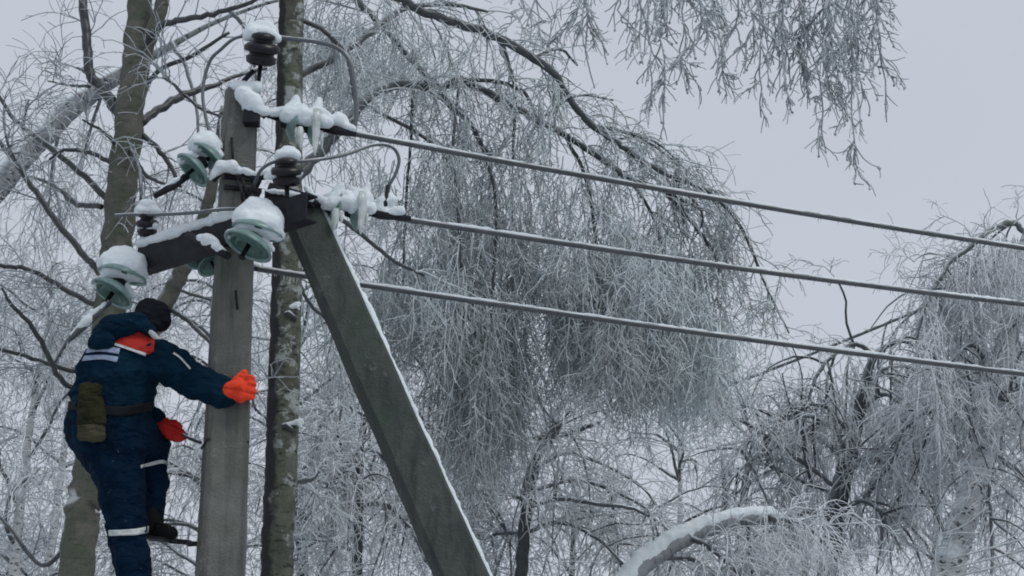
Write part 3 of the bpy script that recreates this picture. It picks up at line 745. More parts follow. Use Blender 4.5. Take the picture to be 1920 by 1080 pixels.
brA = part_limb(TA, [
 [(262, 232, 17), (300, 205, 16), (345, 178, 15), (400, 160, 10), (450, 140, 7), (500, 128, 5)],
 [(345, 180, 8), (328, 160, 6), (306, 146, 4)], [(348, 180, 7), (380, 205, 6), (430, 224, 4)],
 [(228, 220, 22), (197, 172, 20), (170, 135, 19), (163, 80, 18), (158, 20, 17), (153, -80, 14)],
 [(172, 142, 10), (152, 130, 6), (140, 126, 3)], [(168, 162, 7), (130, 160, 5), (90, 152, 3)],
 [(205, 378, 13), (160, 332, 12), (110, 290, 11), (60, 250, 10), (20, 215, 8), (-25, 140, 6)], [(45, 226, 6), (50, 205, 4), (54, 188, 3)],
 [(190, 515, 14), (160, 480, 13), (110, 420, 12), (60, 350, 11), (25, 300, 10), (-25, 240, 8)], [(30, 305, 6), (18, 280, 5), (10, 255, 3)],
 [(190, 388, 11), (140, 382, 10), (110, 355, 8), (70, 335, 6), (40, 330, 4)],
 [(216, 308, 10), (170, 287, 9), (120, 282, 7), (92, 300, 5)], [(222, 275, 8), (190, 245, 6), (155, 225, 4)],
 [(250, 240, 11), (290, 272, 10), (320, 312, 9), (338, 350, 6)], [(240, 275, 9), (262, 320, 9), (264, 372, 5)],
 [(255, 300, 8), (275, 330, 8), (310, 345, 6)],
 [(200, 585, 11), (130, 547, 10), (60, 508, 9), (0, 498, 8), (-50, 492, 6)],
 [(190, 738, 8), (135, 728, 10), (105, 700, 11), (85, 655, 10), (55, 605, 9), (20, 570, 7), (4, 540, 4)], [(98, 685, 7), (125, 640, 5), (142, 596, 3)], [(80, 645, 6), (92, 610, 5), (90, 570, 3)],
 [(178, 705, 7), (120, 692, 9), (60, 672, 8), (0, 655, 7), (-50, 640, 5)],
 [(262, 110, 15), (294, 54, 14), (340, 38, 12), (400, 26, 10), (470, 4, 8), (540, -30, 6)],
 [(250, 190, 9), (300, 130, 9), (360, 105, 8), (430, 60, 6)],
 [(312, 575, 10), (350, 600, 9), (395, 642, 8), (450, 690, 7), (480, 770, 5)], [(325, 540, 6), (370, 555, 6), (420, 570, 5)],
 [(160, 930, 7), (185, 915, 6), (240, 925, 5)], [(150, 1000, 8), (80, 1060, 9), (20, 990, 8), (-20, 950, 7)],
], M['branch_bare'], 'branch', yA, 1.4, .18, .1)
C = Crown(); B = stackB(brA)
twig_layers(C, B, 150, 420, 900, (.2, .7), (.15, .5), .0070, .0042, .15, .8, .3, 1.0)
C.g.build('twigs', M['twig'], TA, kind='stuff')

# --- bent pale birch behind tree A
yb = 19.0
TB2 = tree('bent_birch', 'pale arched birch trunk bent across the far left sky', base=at(-760, base_v(yb), yb))
P, R = limb([(-760, base_v(yb), 60), (-560, 1400, 54), (-300, 800, 50), (-120, 500, 46), (0, 345, 46), (60, 276, 44), (130, 205, 42), (220, 142, 32), (320, 84, 16), (430, 30, 9), (560, -5, 6), (680, 20, 4)], yb, yb + 1, 8, .04)
g = Geo(); g.tube(P, R, 18, .4); tkb = g.build('trunk', M['bark_ashen'], TB2)
caps = [(p + np.array([0, 0, r * .75]), q + np.array([0, 0, r2 * .75]), r * .45, r2 * .45) for p, q, r, r2 in zip(P[24:64], P[25:65], R[24:64], R[25:65])]
soft('snow', caps, M['snow'], tkb, 0.014, 3, 0.03, 0.1)
brs = part_limb(TB2, [[(320, 78, 10), (350, 130, 8), (370, 220, 6), (372, 330, 4)], [(430, 20, 9), (470, 70, 7), (480, 160, 5)], [(200, 155, 7), (170, 240, 6), (150, 330, 4)], [(120, 215, 7), (100, 300, 6), (90, 400, 4)]], M['branch'], 'branch', yb + .5, .8, .2, .5)
C = Crown(); twig_layers(C, stackB(brs + [P[-70:]]), 60, 260, 700, (.3, .9), (.3, .9), .007, .0045, .3, .9, .1, 1.8)
C.g.build('twigs', M['twig_far'], TB2, kind='stuff')

# --- birch B: dark trunk behind the pole; its weeping crown fills the middle
yB = 14.6
TBB = tree('weeping_birch', 'dark mottled birch behind the pole whose iced crown weeps over the wires', base=at(492, base_v(yB), yB))
P, R = limb([(494, base_v(yB), 84), (508, 1500, 70), (519, 1080, 62), (526, 900, 61), (533, 700, 60), (538, 500, 57), (541, 300, 52), (544, 100, 48), (547, 0, 46), (552, -200, 40), (556, -420, 30)], yB, yB, 14, .03)
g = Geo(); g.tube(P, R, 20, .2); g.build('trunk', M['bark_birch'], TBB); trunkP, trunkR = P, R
for (u, v, r, e) in [(552, 572, 6, 9), (550, 792, 6, 14)]:
    lump([(u - e, v + 4, r * .6, u + e, v - 2, r, yB - .10), (u + e * .6, v, r * .8, u + e, v + 9, r * .5, yB - .11)], TBB, 'snow', .011, .03)
for (u, v, w, h) in [(541, 590, 30, 9), (536, 800, 30, 9)]:
    g = Geo(); g.tube([at(u - w * .4, v, yB - .085), at(u, v - h * .3, yB - .115), at(u + w * .5, v + h, yB - .09)], px(h, v, yB) * np.array([.5, .7, .4]), 9)
    g.build('burl', M['bark_dark'], TBB)
yW = 16.4
boughs = [
 [(546, 350, 24), (600, 285, 22), (645, 235, 20), (680, 192, 19), (720, 166, 18), (775, 157, 16), (835, 164, 12)],
 [(775, 157, 14), (830, 185, 13), (880, 230, 11), (905, 275, 9), (940, 312, 6)],
 [(830, 164, 12), (860, 150, 15), (905, 170, 14), (960, 200, 14), (1010, 225, 13), (1060, 255, 12), (1130, 300, 12), (1180, 335, 11), (1240, 356, 8), (1310, 390, 5)],
 [(868, 150, 8), (930, 153, 8), (980, 172, 7), (1000, 205, 6), (1012, 240, 4)],
 [(548, -120, 22), (640, -60, 20), (740, -8, 18), (800, 25, 17), (880, 50, 17), (940, 75, 17), (1000, 108, 16), (1040, 142, 14), (1075, 195, 13), (1110, 235, 12), (1150, 262, 11), (1200, 300, 10), (1260, 332, 8), (1330, 362, 7), (1380, 412, 7), (1410, 470, 6), (1440, 545, 5), (1480, 625, 3)],
 [(940, 75, 9), (953, 120, 9), (965, 175, 7), (962, 300, 5)], [(1000, 108, 7), (1048, 92, 6), (1082, 122, 4)],
 [(546, 150, 15), (600, 122, 14), (660, 86, 14), (715, 45, 14), (760, 15, 11), (840, 8, 9), (915, 22, 5)],
 [(715, 45, 12), (750, 88, 11), (790, 132, 10), (835, 168, 8)], [(715, 48, 12), (688, 20, 12), (655, -14, 12), (610, -70, 14)],
 [(680, 195, 7), (760, 236, 7), (805, 265, 6), (860, 305, 4)], [(1130, 300, 7), (1200, 340, 6), (1290, 368, 5), (1318, 410, 4), (1300, 450, 3)],
 [(1240, 355, 8), (1296, 415, 8), (1330, 462, 7), (1352, 510, 5)], [(1330, 362, 6), (1372, 438, 6), (1352, 480, 5), (1345, 560, 3)],
 [(1010, 225, 6), (1080, 180, 5), (1150, 188, 4)], [(1110, 235, 7), (1180, 250, 6), (1250, 290, 5), (1300, 350, 3)], [(1150, 262, 5), (1220, 262, 5), (1290, 320, 3)],
 [(560, 380, 10), (640, 412, 9), (690, 450, 8), (740, 490, 7), (795, 517, 5)],
 [(548, 30, 10), (610, 60, 9), (650, 110, 8), (665, 190, 6)], [(545, 480, 8), (575, 560, 7), (620, 610, 6), (660, 690, 4)],
 [(905, 275, 7), (930, 380, 6), (925, 520, 5), (915, 700, 4)], [(1060, 255, 7), (1100, 340, 7), (1120, 480, 6), (1125, 640, 4)], [(860, 160, 6), (850, 280, 6), (860, 420, 5), (870, 600, 4)],
 [(1180, 335, 6), (1230, 420, 6), (1250, 540, 5), (1255, 700, 3)], [(775, 160, 7), (770, 260, 6), (760, 400, 5), (755, 560, 3)],
 [(530, 920, 12), (555, 905, 12), (580, 900, 10), (598, 885, 6)],
]
ends = [yW, yW, yW + .3]
brB = []
for k, pts in enumerate(boughs):
    on_trunk = pts[0][0] < 565
    y0 = yB if on_trunk else yW + rng.uniform(-.1, .1)
    y1 = yW if len(pts) > 5 and on_trunk else y0 + rng.uniform(-.3, .6) + (.4 if on_trunk else 0)
    if k in (4,): y1 = yW + .6
    Pq, Rq = limb(pts, y0, y1, 6, .16); gq = Geo(); gq.tube(Pq, Rq, 9, .22)
    gq.build('bough', M['branch_bare'], TBB); brB.append(Pq)
C = Crown()
lens = np.array([np.linalg.norm(np.diff(p, axis=0), axis=1).sum() for p in brB]); lens[-1] = .1; lens[21:25] *= .25
twig_layers(C, stackB(brB, 20), 340, 850, 3800, (.15, .6), (.15, .6), .0080, .0046, .15, .85, .1, 2.6, w=lens / lens.sum(), up=-.05)
for (u, v0, v1, hw, n, tn) in [
 (760, 470, 740, 42, 70, .12), (715, 480, 640, 30, 30, .1), (800, 430, 690, 34, 55, .1), (845, 440, 760, 30, 60, 0), (885, 520, 960, 42, 150, -.06), (945, 520, 930, 44, 150, -.04), (915, 620, 960, 40, 80, -.06),
 (880, 330, 600, 46, 85, .02), (940, 330, 600, 46, 85, 0), (985, 430, 660, 26, 40, .1),
 (1062, 520, 790, 30, 95, .1), (1105, 480, 790, 32, 100, .08), (1155, 540, 810, 36, 130, -.05), (1200, 500, 830, 34, 100, .05), (1250, 520, 850, 36, 110, .1), (1300, 540, 840, 34, 100, .12), (1345, 580, 850, 26, 70, .14),
 (1080, 400, 600, 40, 55, .12), (1150, 410, 600, 40, 60, .1), (1220, 430, 620, 40, 60, .12), (1290, 470, 650, 36, 50, .14), (1350, 590, 660, 24, 30, .15), (690, 540, 700, 26, 30, .12), (1030, 470, 640, 24, 35, .12), (860, 700, 980, 30, 40, 0), (560, 20, 240, 20, 20, .05), (650, 20, 200, 40, 26, .05), (720, 60, 220, 40, 26, .05), (800, 40, 200, 40, 18, .08),
 (1020, 330, 560, 34, 30, .05), (820, 300, 520, 40, 32, .05), (760, 290, 520, 36, 28, .08), (700, 280, 500, 30, 20, .08), (1080, 290, 460, 34, 18, .05), (1150, 340, 480, 34, 18, .05), (1230, 370, 520, 30, 16, .05),
 (900, 190, 400, 40, 22, .05), (980, 230, 400, 36, 16, .05), (830, 190, 400, 36, 18, .05), (760, 90, 290, 40, 16, .05), (850, 70, 250, 40, 12, .05), (680, 80, 260, 36, 18, .05), (620, 70, 300, 34, 22, .05), (590, 10, 220, 30, 16, .05), (950, 110, 250, 26, 8, .05), (620, 450, 640, 30, 12, .1)]:
    plume(C, u, v0, v1, hw, yW + rng.uniform(-.2, .8), int(n * 1.0), tn + .04 + rng.uniform(-.14, .16))
C.g.build('twigs', M['twig_dense'], TBB, kind='stuff')
# overhanging bough above the frame and its dangling ends
Pq, Rq = limb([(553, -300, 30), (780, -330, 26), (1050, -260, 22), (1300, -190, 17), (1500, -120, 12), (1640, -50, 7)], yB, 12.6, 8, .1)
gq = Geo(); gq.tube(Pq, Rq, 12, .2); gq.build('bough', M['branch'], TBB)
C = Crown(); hang = []
for (u0, u1, v1, w) in [(960, 972, 40, .4), (1015, 1028, 48, .5), (1072, 1062, 62, .7), (1092, 1112, 165, 1.2), (1160, 1168, 45, .4), (1192, 1206, 120, .7), (1215, 1222, 200, .6), (1238, 1248, 215, .9),
      (1275, 1292, 165, 1.3), (1300, 1288, 110, 1.1), (1345, 1362, 120, .8), (1372, 1358, 160, .8), (1400, 1396, 90, 1), (1425, 1427, 218, 1.1), (1452, 1446, 120, 1.1), (1475, 1486, 200, 1.3), (1500, 1512, 150, 1.4), (1522, 1540, 272, 1.3),
      (1545, 1562, 190, 1.4), (1570, 1585, 235, 1.5), (1590, 1608, 310, 1.5), (1605, 1625, 190, 1.4), (1622, 1640, 150, 1.0), (1635, 1662, 232, .9), (1255, 1240, 70, 1.0), (1330, 1320, 60, .8), (1560, 1550, 110, 1.2), (1530, 1520, 90, 1.2), (1600, 1600, 120, 1.2)]:
    yy = 12.9 + rng.uniform(-.5, .5)
    S = spline([(u0 - 30, -170 + rng.uniform(-30, 30), 1), (u0 - 8, -90, 1), (u0 + rng.normal(0, 9), v1 * .25 - 20, 1), ((u0 + u1) / 2 + rng.normal(0, 8), v1 * .6, 1), (u1, v1, 1)], 5)
    P = np.array([at(a[0], a[1], yy) for a in S]) + rng.normal(0, .008, (len(S), 3)); P = resample(P, 16)
    C.add(P[None], .0080, .0045, .3 + .35 * rng.random())
    n = int(12 * w + 1); p, tg, i, t = sample(P[None], n, .3, .97)
    q = grow(p, tg * .9 + perp(tg, .8) * .55, rng.uniform(.12, .42, n) * (1.15 - t * .5), 10, 3.0, .16); C.add(q, .0056, .0040, frost_of(n, .25, .9))
    m = n * 4; p, tg, i, t = sample(q, m, .1, 1); kb = q[:, -1]; kd = np.tile(np.array([[0, 0, -1.0]]), (n, 1)) + rng.normal(0, .3, (n, 3)); kp = grow(kb, kd, .022, 3, 0, 0); C.g.strands(kp, np.array([[.004, .0105, .003]]), 5, frost_of(n, .3, .9))
    q2 = grow(p, tg * .8 + perp(tg, .8) * .6, rng.uniform(.04, .17, m), 6, 3.0, .2); C.add(q2, .0046, .0034, frost_of(m, .25, .95), 3)
C.g.build('overhanging_twigs', M['twig'], TBB, kind='stuff')

# --- bent snow-covered birch at the bottom
yl = 17.5
TL = tree('bowed_birch', 'bowed birch trunk under thick snow at the bottom edge of the view', base=at(900, base_v(yl), yl))
P, R = limb([(900, base_v(yl), 66), (980, 1560, 60), (1080, 1230, 54), (1180, 1085, 50), (1235, 1036, 48), (1290, 1004, 45), (1350, 982, 42), (1400, 972, 38), (1448, 970, 34), (1478, 984, 16), (1500, 1010, 9), (1515, 1060, 5)], yl, yl + .8, 10, .03)
R = R * .84; g = Geo(); g.tube(P, R, 18, .5); tk = g.build('trunk', M['bark_rime'], TL)
caps = [(p + np.array([0, -r * .16, r * .36]), q + np.array([0, -r2 * .16, r2 * .36]), r * .93, r2 * .93) for p, q, r, r2 in zip(P[26:79], P[27:80], R[26:79], R[27:80])]
soft('snow', caps, M['snow'], tk, 0.013, 3, 0.034, 0.10)
brs = part_limb(TL, [[(1300, 1010, 12), (1335, 1030, 11), (1380, 1070, 9), (1410, 1120, 6)], [(1240, 1046, 10), (1300, 1050, 10), (1340, 1080, 8), (1360, 1130, 5)], [(1440, 972, 13), (1490, 980, 11), (1540, 1010, 8), (1580, 1070, 5)], [(1400, 975, 8), (1405, 1020, 6), (1412, 1090, 4)]], M['branch'], 'branch', yl + .3, .4, .15)
C = Crown(); twig_layers(C, stackB(brs), 110, 500, 1200, (.3, .7), (.2, .6), .008, .0052, .4, 1.0, .05, 2.0)
for (u, v0, v1) in ((1455, 940, 1090), (1490, 950, 1100), (1525, 960, 1100)): plume(C, u, v0, v1, 26, yl + .1, 15, .25, .0046, 9)
C.g.build('twigs', M['twig_far'], TL, kind='stuff')

# --- young frosted tree with a broken top, bottom centre
ym = 20.0
TM = tree('frosted_sapling', 'young rimed tree with a bare snapped stem right of the leaning prop', base=at(965, base_v(ym), ym))
P, R = limb([(962, base_v(ym), 40), (972, 1300, 30), (978, 1080, 24), (986, 960, 22), (1000, 880, 22), (1022, 815, 20), (1045, 770, 14), (1068, 738, 7)], ym, ym, 8, .1)
g = Geo(); g.tube(P, R, 12, .4); g.build('trunk', M['bark_dark'], TM)
brs = part_limb(TM, [[(1010, 850, 18), (1030, 820, 20), (1046, 795, 20)], [(1035, 815, 12), (1068, 812, 12), (1100, 800, 10), (1125, 792, 6)],
 [(990, 950, 9), (1050, 935, 9), (1120, 945, 8), (1190, 955, 7), (1250, 990, 5), (1280, 1040, 4)], [(985, 1000, 9), (1050, 980, 8), (1120, 1010, 7), (1170, 1060, 5)], [(990, 940, 8), (940, 925, 8), (900, 945, 6), (880, 1000, 4)],
 [(985, 1000, 9), (940, 1000, 8), (905, 1012, 5)], [(1000, 880, 8), (1060, 850, 8), (1130, 870, 7), (1200, 910, 5), (1240, 960, 4)], [(1010, 850, 7), (960, 830, 7), (920, 850, 5), (900, 900, 4)], [(995, 920, 8), (1080, 900, 8), (1160, 925, 6), (1230, 965, 4)], [(1000, 940, 6), (1100, 960, 6), (1148, 968, 6), (1152, 1080, 4)]], M['branch'], 'branch', ym, 1.0, .15, .3)
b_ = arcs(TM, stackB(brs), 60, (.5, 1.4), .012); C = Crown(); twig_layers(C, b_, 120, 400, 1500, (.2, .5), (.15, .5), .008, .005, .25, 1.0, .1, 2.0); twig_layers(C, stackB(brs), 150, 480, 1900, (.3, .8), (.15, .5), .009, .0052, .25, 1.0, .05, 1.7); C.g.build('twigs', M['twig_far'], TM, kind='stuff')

# --- thin tree between birch and prop
yn = 20.5
TN = tree('thin_tree', 'thin dark stem with drooping arcs between the birch trunk and the leaning prop', base=at(664, base_v(yn), yn))
P, R = limb([(664, base_v(yn), 34), (666, 1300, 28), (670, 1080, 20), (672, 960, 18), (674, 860, 12), (690, 760, 9), (700, 660, 6)], yn, yn, 8, .1)
g = Geo(); g.tube(P, R, 12, .4); g.build('trunk', M['bark_dark'], TN)
brs = part_limb(TN, [[(672, 880, 8), (650, 850, 8), (630, 858, 5)], [(672, 870, 9), (690, 842, 9), (730, 870, 8), (765, 930, 6), (790, 1000, 4)], [(670, 950, 9), (720, 945, 9), (770, 990, 8), (800, 1060, 5)], [(670, 960, 7), (630, 920, 7), (590, 915, 5)], [(670, 1040, 8), (620, 1010, 8), (570, 1000, 5)],
 [(690, 760, 6), (740, 740, 6), (790, 780, 5), (810, 850, 3)], [(685, 780, 6), (640, 760, 6), (600, 800, 5), (585, 870, 3)], [(700, 690, 5), (760, 640, 6), (840, 660, 5), (880, 740, 3)], [(672, 930, 7), (700, 900, 7), (760, 890, 6), (830, 930, 5), (870, 1000, 4)]], M['branch'], 'branch', yn, .9, .15, .3)
b_ = arcs(TN, stackB(brs), 70, (.5, 1.3), .013); C = Crown(); twig_layers(C, b_, 120, 400, 1500, (.2, .5), (.15, .5), .008, .005, .25, 1.0, .1, 2.0); twig_layers(C, stackB(brs), 170, 560, 2000, (.3, .8), (.15, .5), .009, .0052, .25, 1.0, .05, 1.6); C.g.build('twigs', M['twig_far'], TN, kind='stuff')

# --- right: pale birch and the dark weeping tree
yr = 21.0
TR = tree('white_birch', 'pale birch trunk ringed with black marks at the right edge', base=at(1640, base_v(yr), yr))
P, R = limb([(1640, base_v(yr), 110), (1710, 1500, 78), (1770, 1120, 64), (1800, 1000, 56), (1828, 905, 52), (1850, 820, 48), (1868, 730, 44), (1885, 640, 36), (1905, 540, 32), (1925, 450, 24), (1960, 400, 16), (2010, 380, 10)], yr, yr, 10, .06)
g = Geo(); g.tube(P, R, 18, .5); g.build('trunk', M['bark_white'], TR)
brs = part_limb(TR, [
 [(1925, 440, 12), (1900, 418, 12), (1860, 430, 11), (1820, 462, 10), (1780, 492, 10), (1755, 535, 9), (1732, 580, 7), (1718, 640, 5)],
 [(1895, 590, 11), (1860, 570, 10), (1820, 590, 8), (1780, 610, 6)], [(1890, 620, 9), (1930, 580, 8), (1980, 560, 6)],
 [(1870, 720, 11), (1830, 650, 10), (1800, 660, 8), (1770, 700, 6), (1750, 780, 4)], [(1855, 800, 12), (1900, 800, 12), (1960, 790, 9)], [(1850, 845, 11), (1890, 870, 11), (1930, 900, 10)],
 [(1842, 860, 10), (1800, 790, 9), (1750, 770, 8), (1700, 800, 6), (1670, 870, 4)], [(1860, 760, 9), (1900, 730, 9), (1950, 740, 6)], [(1848, 830, 7), (1856, 930, 6), (1860, 1040, 6), (1858, 1100, 5)],
 [(1900, 560, 9), (1870, 500, 8), (1840, 490, 7), (1800, 530, 5), (1780, 600, 4)]], M['branch'], 'branch', yr, .9, .15, .35)
b_ = arcs(TR, stackB(brs), 70); C = Crown(); twig_layers(C, b_, 120, 400, 1400, (.2, .5), (.15, .5), .008, .005, .3, 1.0, .1, 2.2); twig_layers(C, stackB(brs), 170, 420, 1700, (.25, .8), (.15, .6), .009, .0054, .3, 1.0, .05, 1.8)
for (u, v0, v1, hw, n) in [(1770, 510, 640, 34, 110), (1815, 470, 640, 34, 120), (1870, 440, 620, 34, 130), (1910, 440, 640, 26, 110), (1790, 490, 800, 45, 110), (1850, 450, 760, 45, 110), (1900, 440, 800, 40, 110), (1745, 580, 900, 30, 90), (1760, 700, 1000, 45, 100), (1880, 640, 900, 45, 80), (1820, 600, 900, 40, 90)]:
    plume(C, u, v0, v1, hw, yr + rng.uniform(-.5, .8), int(n * .36), .24, .0052, 11)
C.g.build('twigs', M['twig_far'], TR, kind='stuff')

yq = 23.0
TQ = tree('dark_weeping_tree', 'dark iced trunk with a rounded weeping crown right of the bowed birch', base=at(1528, base_v(yq), yq))
P, R = limb([(1528, base_v(yq), 70), (1540, 1400, 56), (1552, 1080, 46), (1560, 990, 42), (1582, 890, 34), (1606, 800, 26), (1620, 730, 20), (1642, 665, 14), (1690, 640, 9), (1730, 655, 6)], yq, yq, 8, .08)
g = Geo(); g.tube(P, R, 14, .35); g.build('trunk', M['bark_dark'], TQ)
brs = part_limb(TQ, [
 [(1642, 668, 11), (1605, 645, 10), (1570, 660, 9), (1540, 690, 8), (1522, 730, 6), (1508, 780, 4)], [(1625, 720, 9), (1660, 690, 9), (1710, 690, 8), (1740, 740, 5)], [(1612, 780, 9), (1650, 740, 9), (1690, 760, 7), (1710, 820, 4)],
 [(1590, 860, 9), (1560, 800, 9), (1520, 800, 7), (1490, 850, 5)], [(1580, 900, 11), (1620, 860, 11), (1660, 870, 9), (1690, 930, 5)], [(1562, 980, 11), (1610, 940, 10), (1650, 960, 9), (1690, 1030, 6)], [(1560, 1000, 9), (1520, 960, 9), (1480, 980, 7), (1450, 1040, 4)],
 [(1600, 820, 8), (1540, 760, 8), (1480, 780, 7), (1430, 800, 6), (1390, 850, 4)], [(1575, 920, 9), (1510, 870, 9), (1440, 820, 8), (1390, 790, 6), (1370, 800, 4)], [(1575, 930, 8), (1500, 900, 8), (1430, 870, 7), (1380, 880, 5)],
 [(1590, 880, 11), (1680, 850, 10), (1740, 830, 11), (1768, 790, 12), (1790, 740, 9), (1800, 700, 5)], [(1768, 790, 7), (1800, 770, 7), (1830, 800, 5), (1840, 850, 3)], [(1765, 800, 7), (1740, 860, 6), (1700, 900, 4)]], M['branch'], 'branch', yq, .9, .15, .3)
b_ = arcs(TQ, stackB(brs), 110, (.6, 1.5), .017); C = Crown(); twig_layers(C, b_, 150, 500, 1800, (.2, .5), (.15, .5), .009, .0054, .25, 1.0, .1, 2.2); twig_layers(C, stackB(brs), 220, 560, 2200, (.25, .8), (.15, .6), .010, .0056, .25, 1.0, .05, 1.8)
for (u, v0, v1, hw, n) in [(1540, 700, 1000, 45, 110), (1590, 660, 900, 45, 120), (1650, 660, 900, 45, 120), (1700, 680, 960, 40, 100), (1500, 800, 1050, 40, 90), (1640, 850, 1090, 50, 110), (1720, 860, 1090, 45, 90), (1480, 930, 1100, 50, 80), (1580, 930, 1100, 40, 80)]:
    plume(C, u, v0, v1, hw, yq + rng.uniform(.35, 1.3), int(n * .36), .2, .0056, 11)
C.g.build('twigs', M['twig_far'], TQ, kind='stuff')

# --- background birches, each rooted on the ground
def far_birch(label, x, y, H, spread, nl, seed, dens=1.0, lo=.2, hi=1.0, rt=.0054):
    t = tree('rimed_birch', label, 'tree', (x, y, 0), 'rimed birches in the background')
    lean = rng.normal(0, .04, 2); zs = np.linspace(0, H, 16)
    P = np.stack([x + lean[0] * zs + .12 * np.sin(zs * .6 + seed), y + lean[1] * zs + .1 * np.cos(zs * .5 + seed), zs], 1)
    R = np.interp(zs / H, [0, .1, 1], [.17, .13, .02])
    g = Geo(); g.tube(P, R, 12, .5); g.build('trunk', M['bark_dark'] if seed % 2 else M['bark_white'], t)
    p, tg, i, tt = sample(P[None], nl, .28, .98)
    az = rng.uniform(0, 2 * math.pi, nl)
    d = np.stack([np.cos(az), np.sin(az), rng.uniform(.5, 1.1, nl)], 1)
    Lb = spread * (1.15 - .75 * tt) * rng.uniform(.8, 1.25, nl)
    b = grow(p, d, Lb, 14, .75, .12)
    g = Geo(); g.strands(b, taper(14, .026, .007)[None], 6, .25); g.build('branches', M['branch'], t, kind='stuff')
    C = Crown(); twig_layers(C, b, int(190 * dens), int(700 * dens), int(2500 * dens), (.4, 1.2), (.25, .8), .008, rt, lo, hi, .2, 1.5)
    C.g.build('twigs', M['twig_far'], t, kind='stuff')
for k, (u, vt, y, sp, nl, dn, lab) in enumerate([
    (30, 500, 23, 2.6, 24, 1.5, 'rimed birch at the far left, its tip level with the low crossarm end'),
    (-120, 520, 26, 2.6, 22, 1.5, 'rimed birch whose twigs enter from the left edge'),
    (130, 520, 27, 2.6, 24, 1.5, 'pale rimed birch seen left of the lineman'),
    (418, 380, 24, 2.6, 24, 1.5, 'rimed birch whose trunk hides behind the concrete pole'),
    (430, 230, 28, 2.8, 24, .8, 'tall rimed birch behind the head of the pole'),
    (610, 420, 24, 2.6, 26, 1.5, 'rimed birch right of the dark birch trunk'),
    (730, 560, 27, 2.6, 24, 1.0, 'rimed birch seen through the gap above the leaning prop'),
    (800, 700, 30, 2.6, 22, .5, 'rimed birch far behind the leaning prop, under the weeping curtain'),
    (900, 850, 25, 2.4, 22, .5, 'low rimed birch right below the weeping curtain'),
    (1060, 880, 27, 2.4, 22, .5, 'low rimed birch behind the snapped stem'),
    (1180, 800, 29, 2.6, 22, .5, 'rimed birch left of the bowed trunk'),
    (1320, 830, 27, 2.4, 22, .5, 'rimed birch above the bowed snowy trunk'),
    (1430, 850, 30, 2.6, 22, .5, 'rimed birch left of the dark weeping crown'),
    (1680, 760, 30, 2.6, 24, .5, 'rimed birch between the dark trunk and the white birch'),
    (230, 560, 30, 2.6, 24, 1.3, 'distant rimed birch directly behind the lineman'),
    (-10, 640, 31, 2.6, 24, 1.3, 'low distant rimed birch at the left edge'),
    (2080, 640, 27, 2.6, 22, .5, 'rimed birch entering from the right edge')]):
    p = at(u, vt, y); far_birch(lab, p[0], y, p[2], sp, nl, k, dn)

# ------------------------------------------------------------------ the lineman
HY = PY - .02
def pt(u, v, dy=0.0): return at(u, v, HY + dy)
def cp(u0, v0, d0, r0, u1, v1, d1, r1): return (pt(u0, v0, d0), pt(u1, v1, d1), px(r0, v0, HY + d0), px(r1, v1, HY + d1))
body = soft('person', [
    cp(283, 590, -.02, 24, 287, 603, .0, 22), cp(289, 612, .04, 15, 294, 618, .08, 12), cp(298, 604, .10, 5, 302, 610, .12, 4),    # skull, jaw, nose
    cp(276, 603, -.10, 6, 277, 608, -.10, 5), cp(296, 600, .08, 6, 298, 604, .08, 5),                                           # ears
    cp(283, 612, -.02, 17, 262, 640, .0, 13), cp(215, 680, .0, 22, 285, 678, .0, 20), cp(230, 695, .0, 42, 205, 790, .0, 42),
    cp(300, 678, -.06, 18, 368, 714, -.13, 16), cp(368, 714, -.13, 16, 436, 734, -.17, 12), cp(195, 695, .08, 18, 232, 765, .2, 20), cp(232, 765, .2, 19, 305, 798, .2, 13),
    cp(210, 820, -.02, 40, 230, 955, -.04, 24), cp(230, 955, -.04, 24, 255, 1120, -.02, 18), cp(250, 815, .04, 36, 284, 845, .21, 22), cp(284, 845, .21, 22, 284, 972, .14, 16)],
    M['skin'], None, 0.010, 3)
tag(body, 'lineman in navy workwear and orange gloves climbing the concrete pole', 'person')
# keep the origin of the figure at its seat
org = Vector(pt(205, 800)); body.data.transform(Matrix.Translation(-org)); body.location = org
def wear(o): return o
jacket = soft('jacket', [
    cp(194, 682, -.05, 38, 300, 676, -.05, 34), cp(230, 700, -.04, 62, 212, 760, -.04, 64), cp(240, 690, -.02, 62, 235, 745, .02, 58), cp(178, 690, -.02, 36, 172, 735, -.02, 40),
    cp(205, 770, -.03, 72, 196, 800, -.03, 74), cp(262, 650, -.06, 26, 280, 640, -.02, 18),
    cp(302, 676, -.09, 40, 366, 714, -.14, 34), cp(366, 714, -.14, 35, 424, 736, -.17, 27), cp(185, 700, .08, 38, 232, 768, .22, 32), cp(232, 768, .22, 31, 292, 792, .2, 23)],
    M['jacket'], body, 0.010, 4, 0.060, 0.10, (HY - .04, .82))
hood = soft('hood', [cp(180, 640, -.14, 16, 205, 612, -.15, 20), cp(205, 612, -.15, 22, 262, 604, -.12, 18), cp(262, 604, -.12, 18, 284, 622, -.10, 12), cp(176, 646, -.12, 12, 200, 640, -.18, 15), cp(195, 628, -.12, 24, 240, 616, -.08, 24)], M['jacket'], body, 0.010, 4, 0.03, 0.08)
trous = soft('trousers', [
    cp(196, 800, -.02, 76, 212, 832, -.02, 68), cp(200, 822, -.02, 66, 222, 880, -.04, 50), cp(222, 880, -.04, 50, 236, 985, -.05, 38), cp(236, 985, -.05, 38, 252, 1085, -.04, 34), cp(252, 1085, -.04, 34, 258, 1140, -.02, 30),
    cp(240, 815, .02, 56, 284, 845, .22, 37), cp(284, 845, .22, 36, 285, 900, .2, 32), cp(285, 900, .2, 32, 284, 972, .14, 25)],
    M['trousers'], body, 0.010, 4, 0.055, 0.09, (HY, .86))
